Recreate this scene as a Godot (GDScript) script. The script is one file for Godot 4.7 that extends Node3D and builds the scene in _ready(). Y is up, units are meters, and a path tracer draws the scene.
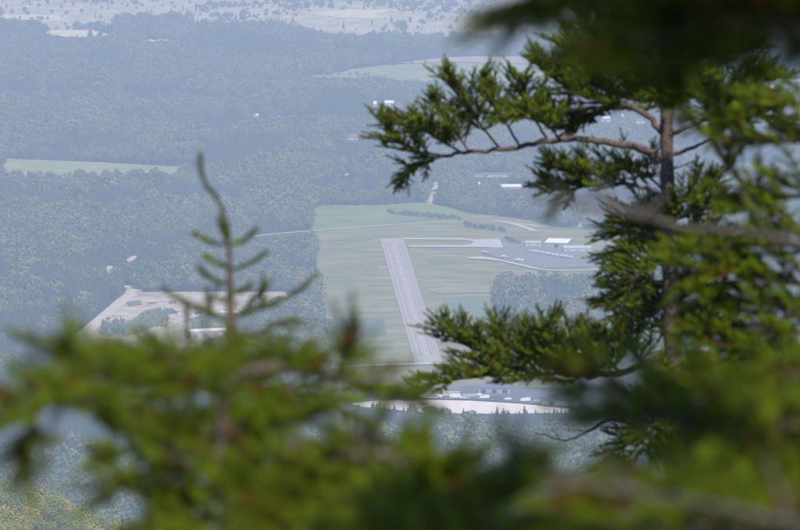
extends Node3D
# View from a summit through spruce boughs down to a small airfield in a hazy wooded valley.
# Valley floor is y = 0, the eye stands at y = 553 and looks along -z. Pixels below are those of the 800 x 530 photograph.

const EYE := Vector3(0, 553, 0)
const FOCAL := 6000.0          # pixels
const PITCH := -5.28           # degrees
var rng := RandomNumberGenerator.new()
var hills := FastNoiseLite.new()
var patch := FastNoiseLite.new()
var rise := FastNoiseLite.new()
var stands := FastNoiseLite.new()
var cam_basis := Basis(Vector3.RIGHT, deg_to_rad(PITCH))
var mats := {}
var names := {}

func _ready():
	rng.seed = 7
	# ---------- camera, sky, sun, air ----------
	var cam := Camera3D.new()
	cam.name = "camera"
	var lens := CameraAttributesPhysical.new()
	lens.frustum_focal_length = 12.0 / (265.0 / FOCAL)
	lens.frustum_near = 0.05
	lens.frustum_far = 60000.0
	lens.frustum_focus_distance = 6200.0
	lens.exposure_aperture = lens.frustum_focal_length / 21.0
	cam.attributes = lens
	cam.near = 0.05
	cam.far = 60000.0
	add_child(cam)
	cam.transform = Transform3D(cam_basis, EYE)
	cam.current = true
	var env := Environment.new()
	env.background_mode = Environment.BG_SKY
	var sm := ProceduralSkyMaterial.new()
	sm.sky_top_color = Color(0.36, 0.52, 0.80)
	sm.sky_horizon_color = Color(0.74, 0.80, 0.88)
	sm.sky_curve = 0.18
	sm.ground_bottom_color = Color(0.25, 0.3, 0.28)
	sm.ground_horizon_color = Color(0.6, 0.66, 0.72)
	var sky := Sky.new()
	sky.sky_material = sm
	env.sky = sky
	env.tonemap_mode = Environment.TONE_MAPPER_LINEAR
	env.tonemap_exposure = 1.38
	env.fog_enabled = true
	env.fog_density = 0.000125
	env.fog_light_color = Color(0.832, 0.912, 1.0)
	env.sdfgi_enabled = true
	env.ssao_enabled = true
	env.ssil_enabled = true
	var we := WorldEnvironment.new()
	we.name = "world_environment"
	we.environment = env
	add_child(we)
	var sun := DirectionalLight3D.new()
	sun.name = "sun"
	sun.light_energy = 1.5
	sun.light_color = Color(1.0, 0.955, 0.88)
	sun.light_angular_distance = 0.6
	sun.shadow_enabled = true
	add_child(sun)
	sun.rotation_degrees = Vector3(-53, 20, 0)
	hills.seed = 3; hills.frequency = 1.0 / 420.0; hills.fractal_octaves = 3
	stands.seed = 9; stands.noise_type = FastNoiseLite.TYPE_CELLULAR; stands.cellular_return_type = FastNoiseLite.RETURN_CELL_VALUE; stands.frequency = 1.0 / 190.0
	rise.seed = 5; rise.frequency = 1.0 / 520.0; rise.fractal_octaves = 1
	patch.seed = 11; patch.frequency = 1.0 / 260.0; patch.fractal_octaves = 3
	make_materials()
	valley_floor()
	print("floor ", Time.get_ticks_msec())
	mountain()
	land_cover()
	print("cover ", Time.get_ticks_msec())
	buildings()
	aircraft()
	vehicles()
	forest()
	print("forest ", Time.get_ticks_msec())
	hillside()
	print("hillside ", Time.get_ticks_msec())
	near_trees()
	print("near ", Time.get_ticks_msec())

# ---------- pixels and places ----------
func ray(px: float, py: float) -> Vector3:
	return cam_basis * Vector3((px - 400.0) / FOCAL, (265.0 - py) / FOCAL, -1.0)

func at(px: float, py: float, d: float) -> Vector3:           # a point d metres ahead
	var r := ray(px, py)
	return EYE + r * (d / -r.z)

func relief(x: float, z: float) -> float:                      # gentle rises beyond the airfield
	var k := smoothstep(6500.0, 7600.0, -z)
	if k <= 0.0: return 0.0
	return k * (rise.get_noise_2d(x, z * 0.8) * 16.0)

func ground(px: float, py: float) -> Vector3:
	var r := ray(px, py)
	var h := 0.0
	var p := Vector3.ZERO
	for i in 5:
		var t := (h - EYE.y) / r.y
		p = EYE + r * t
		h = lerpf(h, relief(p.x, p.z), 0.7)
	p.y = relief(p.x, p.z)
	return p

func pixel(p: Vector3) -> Vector2:
	var v := cam_basis.inverse() * (p - EYE)
	return Vector2(400.0 + v.x / -v.z * FOCAL, 265.0 - v.y / -v.z * FOCAL)

# ---------- naming and nodes ----------
func numbered(n: String) -> String:
	var k: int = names.get(n, -1) + 1
	names[n] = k
	return n if k == 0 else "%s_%03d" % [n, k]

func tag(o: Node, label := "", category := "", group := "", kind := ""):
	if label: o.set_meta("label", label)
	if category: o.set_meta("category", category)
	if group: o.set_meta("group", group)
	if kind: o.set_meta("kind", kind)

func thing(called: String, where: Vector3, turn: float, label: String, category: String, group := "") -> Node3D:
	var o := Node3D.new()
	o.name = numbered(called)
	add_child(o)
	o.position = where
	o.rotation.y = turn
	tag(o, label, category, group)
	return o

func obj(called: String, m: Mesh, mat: Material, parent: Node) -> MeshInstance3D:
	var o := MeshInstance3D.new()
	o.name = numbered(called) if parent == self else called
	o.mesh = m
	if mat: o.material_override = mat
	parent.add_child(o, true)
	return o

func struct_of(o: Node3D) -> Node3D:
	o.set_meta("kind", "structure")
	return o

# ---------- materials ----------
func lin(r: float, g: float, b: float) -> Color:
	return Color(r, g, b).linear_to_srgb()

func plain(c: Color, rough := 0.9, spec := 0.3) -> StandardMaterial3D:
	var m := StandardMaterial3D.new()
	m.albedo_color = c
	m.roughness = rough
	m.metallic_specular = spec
	return m

func noise_tex(ramp: Array, freq: float, seed_: int, size := 512, stretch := Vector2.ONE) -> ImageTexture:
	# ramp: linear colours from low to high
	var n := FastNoiseLite.new()
	n.seed = seed_
	n.frequency = freq
	n.fractal_octaves = 5
	n.fractal_gain = 0.6
	var src := n.get_seamless_image(size, size, false, false, 0.15, true)
	var im := Image.create(size, size, false, Image.FORMAT_RGB8)
	for y in size:
		for x in size:
			var v := src.get_pixel(int(x * stretch.x) % size, int(y * stretch.y) % size).r
			var f := clampf((v - 0.2) / 0.6, 0.0, 0.9999) * (ramp.size() - 1)
			var a: Color = ramp[int(f)]
			var b: Color = ramp[int(f) + 1]
			im.set_pixel(x, y, a.lerp(b, f - int(f)).linear_to_srgb())
	return ImageTexture.create_from_image(im)

func ground_mat(ramp: Array, metres: float, seed_: int, freq := 0.012, stretch := Vector2.ONE) -> StandardMaterial3D:
	var m := plain(Color.WHITE, 0.95, 0.15)
	m.albedo_texture = noise_tex(ramp, freq, seed_, 512, stretch)
	m.uv1_scale = Vector3(1.0 / metres, 1.0 / metres, 1.0)
	return m

func make_materials():
	mats.soil = ground_mat([Color(.035, .045, .022), Color(.05, .06, .03), Color(.07, .075, .04)], 300.0, 1)
	mats.grass = ground_mat([Color(.15, .16, .055), Color(.195, .192, .068), Color(.235, .218, .082), Color(.285, .25, .10)], 620.0, 2, 0.016, Vector2(1, 2))
	mats.meadow = ground_mat([Color(.13, .178, .045), Color(.17, .218, .058), Color(.21, .235, .075)], 500.0, 3)
	mats.farfield = ground_mat([Color(.20, .24, .08), Color(.26, .28, .10), Color(.32, .31, .13)], 420.0, 4)
	mats.tan = ground_mat([Color(.38, .26, .16), Color(.44, .31, .20), Color(.48, .35, .23)], 300.0, 5)
	mats.pink = ground_mat([Color(.34, .33, .17), Color(.45, .395, .215), Color(.54, .44, .265), Color(.60, .52, .32)], 700.0, 6, 0.018, Vector2(2, 1))
	mats.cream = ground_mat([Color(.62, .54, .26), Color(.70, .62, .34), Color(.76, .68, .40)], 300.0, 7)
	mats.sand = ground_mat([Color(.26, .22, .135), Color(.37, .305, .205), Color(.45, .375, .26), Color(.52, .44, .32)], 260.0, 8, 0.02)
	mats.track = ground_mat([Color(.43, .36, .28), Color(.50, .43, .35)], 120.0, 9)
	mats.scrub = ground_mat([Color(.07, .09, .03), Color(.11, .13, .045), Color(.19, .18, .08)], 160.0, 10)
	mats.runway = ground_mat([Color(.33, .28, .24), Color(.375, .32, .275), Color(.42, .36, .31)], 90.0, 11, 0.02)
	mats.taxi = ground_mat([Color(.42, .40, .36), Color(.48, .45, .41)], 80.0, 12)
	mats.apron = ground_mat([Color(.165, .155, .15), Color(.19, .18, .17), Color(.22, .205, .19)], 90.0, 13)
	mats.yard = ground_mat([Color(.60, .52, .45), Color(.68, .60, .52), Color(.76, .68, .60)], 90.0, 14)
	mats.asphalt = ground_mat([Color(.10, .10, .11), Color(.13, .13, .14)], 60.0, 15)
	mats.paint = plain(lin(.47, .44, .42), 0.8)
	mats.seam = plain(lin(.24, .21, .19), 0.95)
	mats.white_roof = plain(lin(.78, .75, .72), 0.6)
	mats.white_wall = plain(lin(.70, .69, .66), 0.8)
	mats.grey_wall = plain(lin(.33, .32, .33), 0.8)
	mats.beige_wall = plain(lin(.50, .46, .40), 0.8)
	mats.green_roof = plain(lin(.42, .50, .46), 0.6)
	mats.blue_roof = plain(lin(.12, .13, .18), 0.6)
	mats.brown_roof = plain(lin(.17, .13, .11), 0.8)
	mats.dark = plain(lin(.03, .03, .035), 0.5)
	mats.white_paint = plain(lin(.82, .82, .82), 0.3, 0.5)
	mats.blue_paint = plain(lin(.08, .12, .30), 0.3, 0.5)
	mats.red_paint = plain(lin(.35, .05, .04), 0.3, 0.5)
	mats.bark_far = plain(lin(.10, .08, .065), 0.95)
	var leaf := plain(Color.WHITE, 0.75, 0.3)
	leaf.vertex_color_use_as_albedo = true
	leaf.backlight = Color(0.16, 0.2, 0.05)
	mats.leaf = leaf
	var nd := plain(Color.WHITE, 0.6, 0.18)
	nd.vertex_color_use_as_albedo = true
	nd.backlight = Color(0.22, 0.3, 0.06)
	mats.needle = nd
	var bark := ground_mat([Color(.035, .026, .022), Color(.078, .058, .05), Color(.125, .098, .085), Color(.19, .165, .145)], 1.0, 21, 0.03)
	bark.uv1_triplanar = true
	bark.uv1_scale = Vector3(5, 1.6, 5)
	bark.roughness = 0.95
	mats.bark = bark
	var dead := ground_mat([Color(.05, .045, .04), Color(.085, .077, .068), Color(.13, .118, .105)], 1.0, 22, 0.03)
	dead.uv1_triplanar = true
	dead.uv1_scale = Vector3(8, 8, 8)
	mats.dead = dead
	mats.moss = ground_mat([Color(.05, .06, .03), Color(.09, .10, .05), Color(.17, .16, .13)], 6.0, 23)

# ---------- sheets that follow the ground ----------
func put_quad(st: SurfaceTool, a: Vector3, b: Vector3, c: Vector3, d: Vector3):
	var order := [a, b, c, a, c, d] if (c - a).cross(b - a).y + (d - a).cross(c - a).y > 0.0 else [a, c, b, a, d, c]
	for p in order:
		st.set_uv(Vector2(p.x, p.z))
		st.set_normal(Vector3.UP)
		st.add_vertex(p)

func sheet(poly_px: Array, lift: float, row := 24.0) -> ArrayMesh:
	var poly := PackedVector2Array()
	for i in poly_px.size():
		var p := ground(poly_px[i][0], poly_px[i][1])
		poly.append(Vector2(p.x, p.z))
	return sheet_world(poly, lift, row)

func spans(poly: PackedVector2Array, z: float) -> Array:
	var xs := []
	for i in poly.size():
		var a := poly[i]
		var b := poly[(i + 1) % poly.size()]
		if (a.y > z) != (b.y > z):
			xs.append([a.x + (b.x - a.x) * (z - a.y) / (b.y - a.y), i])
	xs.sort_custom(func(p, q): return p[0] < q[0])
	return xs

func sheet_world(poly: PackedVector2Array, lift: float, row: float) -> ArrayMesh:
	var st := SurfaceTool.new()
	st.begin(Mesh.PRIMITIVE_TRIANGLES)
	var zs := []
	var z0 := INF
	var z1 := -INF
	for p in poly:
		zs.append(p.y)
		z0 = minf(z0, p.y)
		z1 = maxf(z1, p.y)
	var z := z0 + row
	while z < z1:
		zs.append(z)
		z += row
	zs.sort()
	for k in zs.size() - 1:
		var za: float = zs[k]
		var zb: float = zs[k + 1]
		if zb - za < 0.02: continue
		var zm := (za + zb) * 0.5
		var hit := spans(poly, zm)
		for j in range(0, hit.size() - 1, 2):
			var e := []
			for q in [hit[j], hit[j + 1]]:
				var a := poly[q[1]]
				var b := poly[(int(q[1]) + 1) % poly.size()]
				var s := (b.x - a.x) / (b.y - a.y)
				e.append([a.x + s * (za - a.y), a.x + s * (zb - a.y)])
			var n := maxi(1, int(absf(e[1][0] - e[0][0]) / 30.0))
			for i in n:
				var u := float(i) / n
				var v := float(i + 1) / n
				var c := []
				for w in [[u, 0], [v, 0], [v, 1], [u, 1]]:
					var x: float = lerpf(e[0][w[1]], e[1][w[1]], w[0])
					var zz: float = za if w[1] == 0 else zb
					c.append(Vector3(x, relief(x, zz) + lift + (0.8 if zz < -6500.0 else 0.0), zz))
				put_quad(st, c[0], c[1], c[2], c[3])
	st.index()
	return st.commit()

func wobble(poly: Array, amount: float, step := 3.5) -> Array:   # roughens a drawn outline
	var out := []
	for i in poly.size():
		var a := Vector2(poly[i][0], poly[i][1])
		var b := Vector2(poly[(i + 1) % poly.size()][0], poly[(i + 1) % poly.size()][1])
		var n := maxi(1, int(a.distance_to(b) / step))
		for k in n:
			var p := a.lerp(b, float(k) / n) + Vector2(rng.randf_range(-1, 1) * amount, rng.randf_range(-1, 1) * amount * 0.35)
			out.append([p.x, p.y])
	return out

func band(line_px: Array, width: float, lift: float) -> ArrayMesh:   # a road of constant width
	var pts := []
	for q in line_px: pts.append(ground(q[0], q[1]))
	var st := SurfaceTool.new()
	st.begin(Mesh.PRIMITIVE_TRIANGLES)
	var fine := []
	for i in pts.size() - 1:
		var p0: Vector3 = pts[maxi(i - 1, 0)]
		var p3: Vector3 = pts[mini(i + 2, pts.size() - 1)]
		for k in 8: fine.append((pts[i] as Vector3).cubic_interpolate(pts[i + 1], p0, p3, k / 8.0))
	fine.append(pts[-1])
	var ls := []
	for i in fine.size():
		var t: Vector3 = fine[mini(i + 1, fine.size() - 1)] - fine[maxi(i - 1, 0)]
		var s := Vector3(-t.z, 0, t.x).normalized() * width * 0.5
		var a: Vector3 = fine[i] - s
		var b: Vector3 = fine[i] + s
		a.y = relief(a.x, a.z) + lift
		b.y = relief(b.x, b.z) + lift
		ls.append([a, b])
	for i in ls.size() - 1:
		put_quad(st, ls[i][0], ls[i][1], ls[i + 1][1], ls[i + 1][0])
	return st.commit()

var open_px := []          # drawn outlines that trees must not hide: [polygon, bounds]
func keep_open(poly_px: Array):
	var pv := PackedVector2Array()
	for q in poly_px: pv.append(Vector2(q[0], q[1]))
	var r := Rect2(pv[0], Vector2.ZERO)
	for v in pv: r = r.expand(v)
	open_px.append([pv, r])

func is_open(p: Vector2) -> bool:
	for o in open_px:
		if o[1].has_point(p) and Geometry2D.is_point_in_polygon(p, o[0]): return true
	return false

var front := []            # small things: no tree stands before these (x0, y0, x1, y1 drawn)
func keep_front(x0: float, y0: float, x1: float, y1: float):
	front.append([x0, y0, x1, y1])

func hides(p: Vector2, hp: float, half: float) -> bool:
	for q in front:
		if p.x + half > q[0] and p.x - half < q[2] and p.y > q[1] and p.y - hp < q[3]: return true
	return false

func keep_line(line: Array, half := 1.2):
	for i in line.size() - 1:
		var a := Vector2(line[i][0], line[i][1])
		var b := Vector2(line[i + 1][0], line[i + 1][1])
		var n := maxi(1, int(a.distance_to(b) / 4.0))
		for k in n:
			var u := a.lerp(b, float(k) / n)
			var v := a.lerp(b, float(k + 1) / n)
			keep_front(minf(u.x, v.x) - 0.5, minf(u.y, v.y) - half * 0.4, maxf(u.x, v.x) + 0.5, maxf(u.y, v.y) + half * 0.2)
	var up := []
	var dn := []
	for q in line:
		up.append([q[0], q[1] - half])
		dn.push_front([q[0], q[1] + half])
	keep_open(up + dn)

func valley_floor():
	var st := SurfaceTool.new()
	st.begin(Mesh.PRIMITIVE_TRIANGLES)
	var xs := [-12000.0, -5000.0, -2500.0, -1400.0]
	var x := -1000.0
	while x <= 1000.0:
		xs.append(x)
		x += 40.0
	xs += [1400.0, 2500.0, 5000.0, 12000.0]
	var zs := [4000.0, 0.0, -2500.0, -3600.0]
	var z := -3800.0
	while z >= -14000.0:
		zs.append(z)
		z -= 30.0
	zs += [-15000.0, -17000.0, -20000.0, -26000.0]
	for j in zs.size() - 1:
		for i in xs.size() - 1:
			var c := []
			for w in [[i, j], [i, j + 1], [i + 1, j + 1], [i + 1, j]]:
				var p := Vector3(xs[w[0]], 0, zs[w[1]])
				p.y = relief(p.x, p.z)
				c.append(p)
			put_quad(st, c[0], c[3], c[2], c[1])
	st.index()
	struct_of(obj("ground", st.commit(), mats.soil, self))

func slope_height(x: float, z: float) -> float:
	var d := -z
	var base := 551.3 - 0.19 * maxf(d, 0.0) - 0.02 * maxf(-d, 0.0)
	base += hills.get_noise_2d(x * 3.0, z * 3.0) * clampf(d / 60.0, 0.0, 6.0)
	# a level spur that reaches out to one side and then drops
	var top := 553.0 - 241.0 - (0.31 * maxf(x + 128.0, 0.0) - 0.06 * minf(x + 128.0, 0.0) * -1.0) - 0.5 * maxf(d - 1812.0, 0.0)
	top += patch.get_noise_2d(x * 6.0, z * 3.0) * 2.4
	return maxf(base, top)

func mountain():
	var st := SurfaceTool.new()
	st.begin(Mesh.PRIMITIVE_TRIANGLES)
	var xs := []
	var zs := []
	for q in [[-1500, -260, 80], [-260, -40, 12], [-40, 40, 4], [40, 260, 20], [260, 1500, 80]]:
		var x: float = q[0]
		while x < q[1]:
			xs.append(x)
			x += q[2]
	xs.append(1500.0)
	for q in [[200, 0, -20], [0, -80, -4], [-80, -1500, -40], [-1500, -2000, -12], [-2000, -3100, -60]]:
		var z: float = q[0]
		while z > q[1]:
			zs.append(z)
			z += q[2]
	zs.append(-3100.0)
	for j in zs.size() - 1:
		for i in xs.size() - 1:
			var c := []
			for w in [[i, j], [i, j + 1], [i + 1, j + 1], [i + 1, j]]:
				c.append(Vector3(xs[w[0]], slope_height(xs[w[0]], zs[w[1]]), zs[w[1]]))
			for p in [c[0], c[3], c[2], c[0], c[2], c[1]]:
				st.set_uv(Vector2(p.x, p.z))
				st.add_vertex(p)
	st.index()
	st.generate_normals()
	struct_of(obj("mountain_slope", st.commit(), mats.moss, self))

# ---------- fields, roads, airfield ----------
func area(called: String, poly: Array, mat: Material, lift: float, open := true, rough := 0.0, row := 24.0) -> MeshInstance3D:
	var p := wobble(poly, rough) if rough > 0.0 else poly
	if open: keep_open(poly)
	return struct_of(obj(called, sheet(p, lift, row), mat, self))

func road(called: String, line: Array, width: float, mat: Material, lift: float, half := 1.2) -> MeshInstance3D:
	if half > 0.0: keep_line(line, half)
	return struct_of(obj(called, band(line, width, lift), mat, self))

func land_cover():
	# airfield
	area("airfield_grass", [[313, 231], [400, 222.5], [455, 218], [480, 215], [520, 219], [560, 228], [640, 234], [660, 268], [600, 280], [540, 279], [505, 281], [494, 290], [492, 302], [499, 318], [520, 327], [530, 345], [600, 352], [600, 372], [575, 388], [330, 388], [325, 362]], mats.grass, 0.25, true, 0.8)
	var patch_mats := [ground_mat([Color(.125, .165, .06), Color(.17, .20, .075)], 70.0, 41, 0.03), ground_mat([Color(.22, .19, .085), Color(.27, .225, .11)], 70.0, 42, 0.03), ground_mat([Color(.16, .155, .07), Color(.20, .185, .085)], 70.0, 43, 0.03)]
	area("mown_plot", [[325, 319], [385, 319], [386, 337], [326, 338]], ground_mat([Color(.10, .135, .085), Color(.13, .165, .10)], 200.0, 31), 0.5, false, 1.0)
	area("mown_plot", [[442, 297], [488, 297], [492, 318], [448, 318]], ground_mat([Color(.13, .165, .10), Color(.165, .19, .115)], 200.0, 32), 0.5, false, 1.5)
	area("dry_grass", [[425, 289], [470, 286], [495, 287], [494, 293], [440, 294]], ground_mat([Color(.20, .21, .12), Color(.27, .255, .14)], 260.0, 33), 0.7, false, 1.2)
	for q in [[343, 283, 16, 4.5, 0], [352, 293, 12, 2.2, 0], [338, 262, 10, 3.0, 1], [366, 268, 12, 5, 2], [362, 305, 16, 4, 1], [338, 348, 14, 5, 2], [370, 352, 16, 4, 1], [440, 262, 22, 3.5, 0], [470, 272, 20, 3, 2], [425, 276, 12, 3, 1], [462, 310, 18, 4, 1], [468, 335, 22, 5, 0], [520, 238, 18, 2, 2], [350, 240, 26, 2.6, 2], [362, 233, 30, 1.6, 1], [345, 376, 20, 4, 0]]:
		var ring := []
		for k in 12: ring.append([q[0] + cos(TAU * k / 12.0) * q[2] * rng.randf_range(0.5, 1.0), q[1] + sin(TAU * k / 12.0) * q[3] * rng.randf_range(0.5, 1.0)])
		area("grass_patch", ring, patch_mats[q[4]], 0.42 + 0.01 * q[4], false, 1.4)
	var rw := area("runway", [[380, 239], [403.5, 239], [442.5, 363.5], [415, 363.5]], mats.runway, 0.75, false)
	runway_marks(rw)
	area("taxiway", [[403, 238.6], [464, 239], [471, 240.3], [500, 239.6], [503, 248.2], [409, 247.6], [408.6, 246.2], [464, 246], [471.5, 244.8], [473.5, 243.2], [471, 241.7], [464, 240.6], [404, 240.3]], mats.taxi, 1.0, false, 0.0, 6.0)
	area("apron", [[486, 249], [502, 246.6], [512, 242], [524, 240], [545, 243], [560, 249], [580, 250.5], [602, 252], [614, 258], [614, 266], [588, 267.5], [560, 268.5], [543, 269], [526, 265.5], [510, 261.8], [492, 257], [482, 252.6]], mats.apron, 0.95, false, 0.4)
	road("perimeter_road", [[470, 259], [485, 259.4], [500, 261.2], [520, 265.6], [540, 270], [560, 271.6], [585, 271.4], [605, 270], [622, 268]], 8.0, mats.taxi, 1.2, 0.0)
	area("turning_pad", [[466, 258.6], [480, 257.6], [500, 260.2], [497, 262], [484, 260.6], [468, 260]], mats.track, 1.4, false)
	road("boundary_road", [[246, 237.4], [272, 234.6], [313, 231], [360, 227.4], [400, 224.2], [440, 222.6], [475, 221.4], [510, 223], [540, 227]], 7.0, mats.track, 0.6, 1.1)
	road("lane", [[437, 178], [437.5, 184], [434, 192], [429, 200], [430, 205], [445, 208.6], [460, 212.5], [482, 219.5], [512, 224], [536, 232]], 9.0, mats.track, 0.85, 1.0)
	road("end_road", [[326, 368.6], [350, 367.2], [380, 365.8], [416, 364.8], [470, 364]], 14.0, mats.taxi, 1.0, 0.0)
	area("meadow", [[311, 225], [309, 214], [319, 206], [380, 206], [420, 203], [440, 206], [470, 214], [480, 216], [455, 219.5], [400, 224], [312, 232]], mats.meadow, 0.25, true, 0.8)
	area("meadow", [[476, 216], [480, 213], [530, 205], [560, 212], [640, 216], [660, 236], [560, 230], [520, 222]], mats.meadow, 0.12, false, 0.8)
	# the yard below the runway
	area("gravel_yard", [[350, 404], [372, 401.2], [420, 400], [470, 401], [520, 404], [572, 409.6], [566, 413], [500, 414], [430, 413.5], [385, 409], [362, 407]], mats.yard, 0.3)
	road("yard_road", [[340, 404], [372, 400.2], [420, 399.2], [470, 399.8], [520, 402.6], [565, 407.4]], 7.0, mats.asphalt, 0.8, 1.0)
	area("parking_lot", [[432, 397], [440, 388], [505, 384], [545, 392], [585, 398], [578, 408], [545, 404], [500, 400], [460, 398.6]], mats.asphalt, 0.35)
	area("gravel_yard", [[400, 396.5], [430, 394], [470, 397], [470, 398.6], [405, 398.6]], mats.yard, 0.6)
	# sand pit
	area("sand_pit", [[128, 285], [134, 287], [142, 292.5], [160, 292], [240, 292], [290, 292], [312, 288.5], [306, 295], [270, 306], [235, 318], [212, 334], [204, 352], [64, 352], [81, 332], [107, 311], [122, 297], [126, 290]], mats.sand, 0.25, true, 1.3)
	keep_open([[62, 345], [78, 331], [104, 309], [118, 296], [124, 286], [136, 288], [120, 310], [90, 340]])
	road("sand_track", [[76, 340], [92, 327], [112, 310], [126, 298], [136, 291.5], [128, 285.6]], 13.0, mats.track, 0.6, 0.0)
	road("sand_track", [[132, 342], [150, 331], [168, 325], [182, 320], [197, 315.5], [215, 309]], 12.0, mats.track, 0.6, 0.0)
	area("scrub_patch", [[134, 319], [146, 311], [160, 308], [170, 318], [158, 326], [140, 333], [124, 336], [118, 330]], mats.scrub, 0.9, false, 1.2, 12.0)
	area("scrub_patch", [[163, 312], [171, 308.5], [178, 313], [170, 315]], mats.scrub, 0.9, false, 0.6, 12.0)
	area("scrub_patch", [[126, 303], [140, 301], [142, 305], [128, 306.5]], mats.scrub, 0.9, false, 0.6, 12.0)
	area("scrub_patch", [[190, 320], [206, 314], [240, 315], [236, 326], [205, 333], [192, 330]], mats.scrub, 1.2, false, 1.0, 12.0)
	area("scrub_patch", [[96, 331], [112, 322], [130, 321], [124, 331], [104, 338]], ground_mat([Color(.16, .18, .11), Color(.22, .22, .15)], 120.0, 36), 0.85, false, 1.0, 12.0)
	area("clay_heap_floor", [[134, 292.5], [168, 293], [160, 297], [140, 296]], ground_mat([Color(.30, .23, .19), Color(.36, .29, .25)], 120.0, 35), 0.6, false, 0.6, 12.0)
	area("bare_patch", [[105, 270], [108, 265.5], [113.5, 266], [112, 271.5], [108, 274]], mats.track, 0.3)
	keep_front(106, 266, 113, 273)
	keep_front(127, 256, 136, 261.5)
	area("bare_patch", [[126, 260], [131, 256.6], [137.5, 255.5], [136, 259], [129, 262.4]], mats.track, 0.3)
	# far fields
	area("hay_field", [[3, 158], [60, 161], [135, 165], [185, 168], [186, 172], [172, 178], [0, 182]], mats.farfield, 0.3, true, 0.8, 40.0)
	area("crop_field", [[300, 76.4], [340, 73], [352, 69.6], [385, 65.6], [450, 63], [560, 65], [560, 84], [430, 84], [405, 83], [382, 78], [330, 79], [302, 78.4]], mats.farfield, 0.3, true, 0.8, 40.0)
	area("ploughed_field", [[385, 65], [440, 58.6], [480, 57], [560, 57], [560, 64.4], [450, 62.6]], mats.tan, 0.6, true, 0.5, 40.0)
	area("rough_clearing", [[135, 119], [143, 118], [144, 126], [135, 126]], mats.farfield, 0.2, true, 1.0, 40.0)
	area("heath", [[-40, -26], [840, -26], [830, 34], [560, 38], [470, 43], [430, 46], [395, 44], [345, 42], [300, 34], [262, 30], [205, 29], [180, 26], [140, 27], [118, 31], [112, 38], [66, 38], [30, 33], [-30, 25]], mats.pink, 0.3, false, 1.0, 60.0)
	area("cream_field", [[26, 31], [60, 31], [90, 32.5], [113, 33], [112, 37.5], [68, 38.2], [46, 34]], mats.cream, 0.8, true, 0.6, 40.0)
	area("cream_field", [[138, 40.2], [160, 40], [188, 41], [186, 43.6], [165, 44.6], [140, 42.6]], mats.cream, 0.8, true, 0.5, 40.0)
	area("cream_field", [[316, 13.6], [330, 12], [372, 10.6], [399, 10.6], [398, 13.4], [372, 15], [392, 17.6], [378, 19.4], [345, 18.8], [318, 15.6]], mats.cream, 0.8, true, 0.5, 40.0)
	area("cream_field", [[434, 35], [455, 36], [452, 39.6], [436, 39]], mats.cream, 0.8, true, 0.5, 40.0)
	area("cream_field", [[464, 32], [490, 31], [512, 31.6], [508, 35], [480, 36], [462, 35]], mats.cream, 0.8, true, 0.5, 40.0)
	area("cream_field", [[0, 15], [70, 16], [66, 20], [30, 25], [0, 22]], mats.cream, 0.8, false, 0.8, 40.0)

func runway_marks(rw: Node3D):
	# along the centre line: a far-end mid point to a near-end mid point
	var a := ground(391.7, 239.4)
	var b := ground(428.7, 363.2)
	var along := (b - a).normalized()
	var side := Vector3(along.z, 0, -along.x)
	var length := a.distance_to(b)
	var lift := Vector3(0, 1.0, 0)
	var strip := func(s0: float, s1: float, o: float, w: float) -> ArrayMesh:
		var st := SurfaceTool.new()
		st.begin(Mesh.PRIMITIVE_TRIANGLES)
		var p := a + along * s0 + side * o + lift
		var q := a + along * s1 + side * o + lift
		put_quad(st, p - side * w * 0.5, q - side * w * 0.5, q + side * w * 0.5, p + side * w * 0.5)
		return st.commit()
	var s := 70.0
	while s < length - 90.0:
		obj("centre_dash", strip.call(s, s + 36.0, 0.0, 1.3), mats.paint, rw)
		s += 61.0
	for e in [12.0, length - 46.0]:
		for k in [-8.4, -6.0, -3.6, 3.6, 6.0, 8.4]:
			obj("threshold_bar", strip.call(e, e + 32.0, k, 1.2), mats.paint, rw)
	for k in [-9.2, -4.6, 4.4, 7.2, 9.8]:
		obj("joint_line", strip.call(2.0, length - 2.0, k, 0.45), mats.seam, rw)

# ---------- buildings ----------
func box_mesh(size: Vector3, c: Vector3) -> ArrayMesh:
	var st := SurfaceTool.new()
	var bm := BoxMesh.new()
	bm.size = size
	st.append_from(bm, 0, Transform3D(Basis(), c))
	return st.commit()

func prism_roof(w: float, l: float, y: float, rise: float, over: float) -> ArrayMesh:   # ridge along x, closed solid
	var st := SurfaceTool.new()
	st.begin(Mesh.PRIMITIVE_TRIANGLES)
	st.set_smooth_group(-1)
	var x := l * 0.5 + over
	var z := w * 0.5 + over
	var t := 0.35
	var v := [Vector3(-x, y - over * rise / z, -z), Vector3(-x, y + rise, 0), Vector3(-x, y - over * rise / z, z), Vector3(x, y - over * rise / z, -z), Vector3(x, y + rise, 0), Vector3(x, y - over * rise / z, z)]
	for i in 3: v.append(v[i] + Vector3(0, t, 0))
	for i in 3: v.append(v[3 + i] + Vector3(0, t, 0))
	for f in [[6, 7, 10, 9], [7, 8, 11, 10], [0, 3, 4, 1], [1, 4, 5, 2], [0, 1, 7, 6], [1, 2, 8, 7], [3, 9, 10, 4], [4, 10, 11, 5], [2, 5, 11, 8], [0, 6, 9, 3]]:
		for k in [0, 1, 2, 0, 2, 3]: st.add_vertex(v[f[k]])
	st.generate_normals()
	return st.commit()

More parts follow.
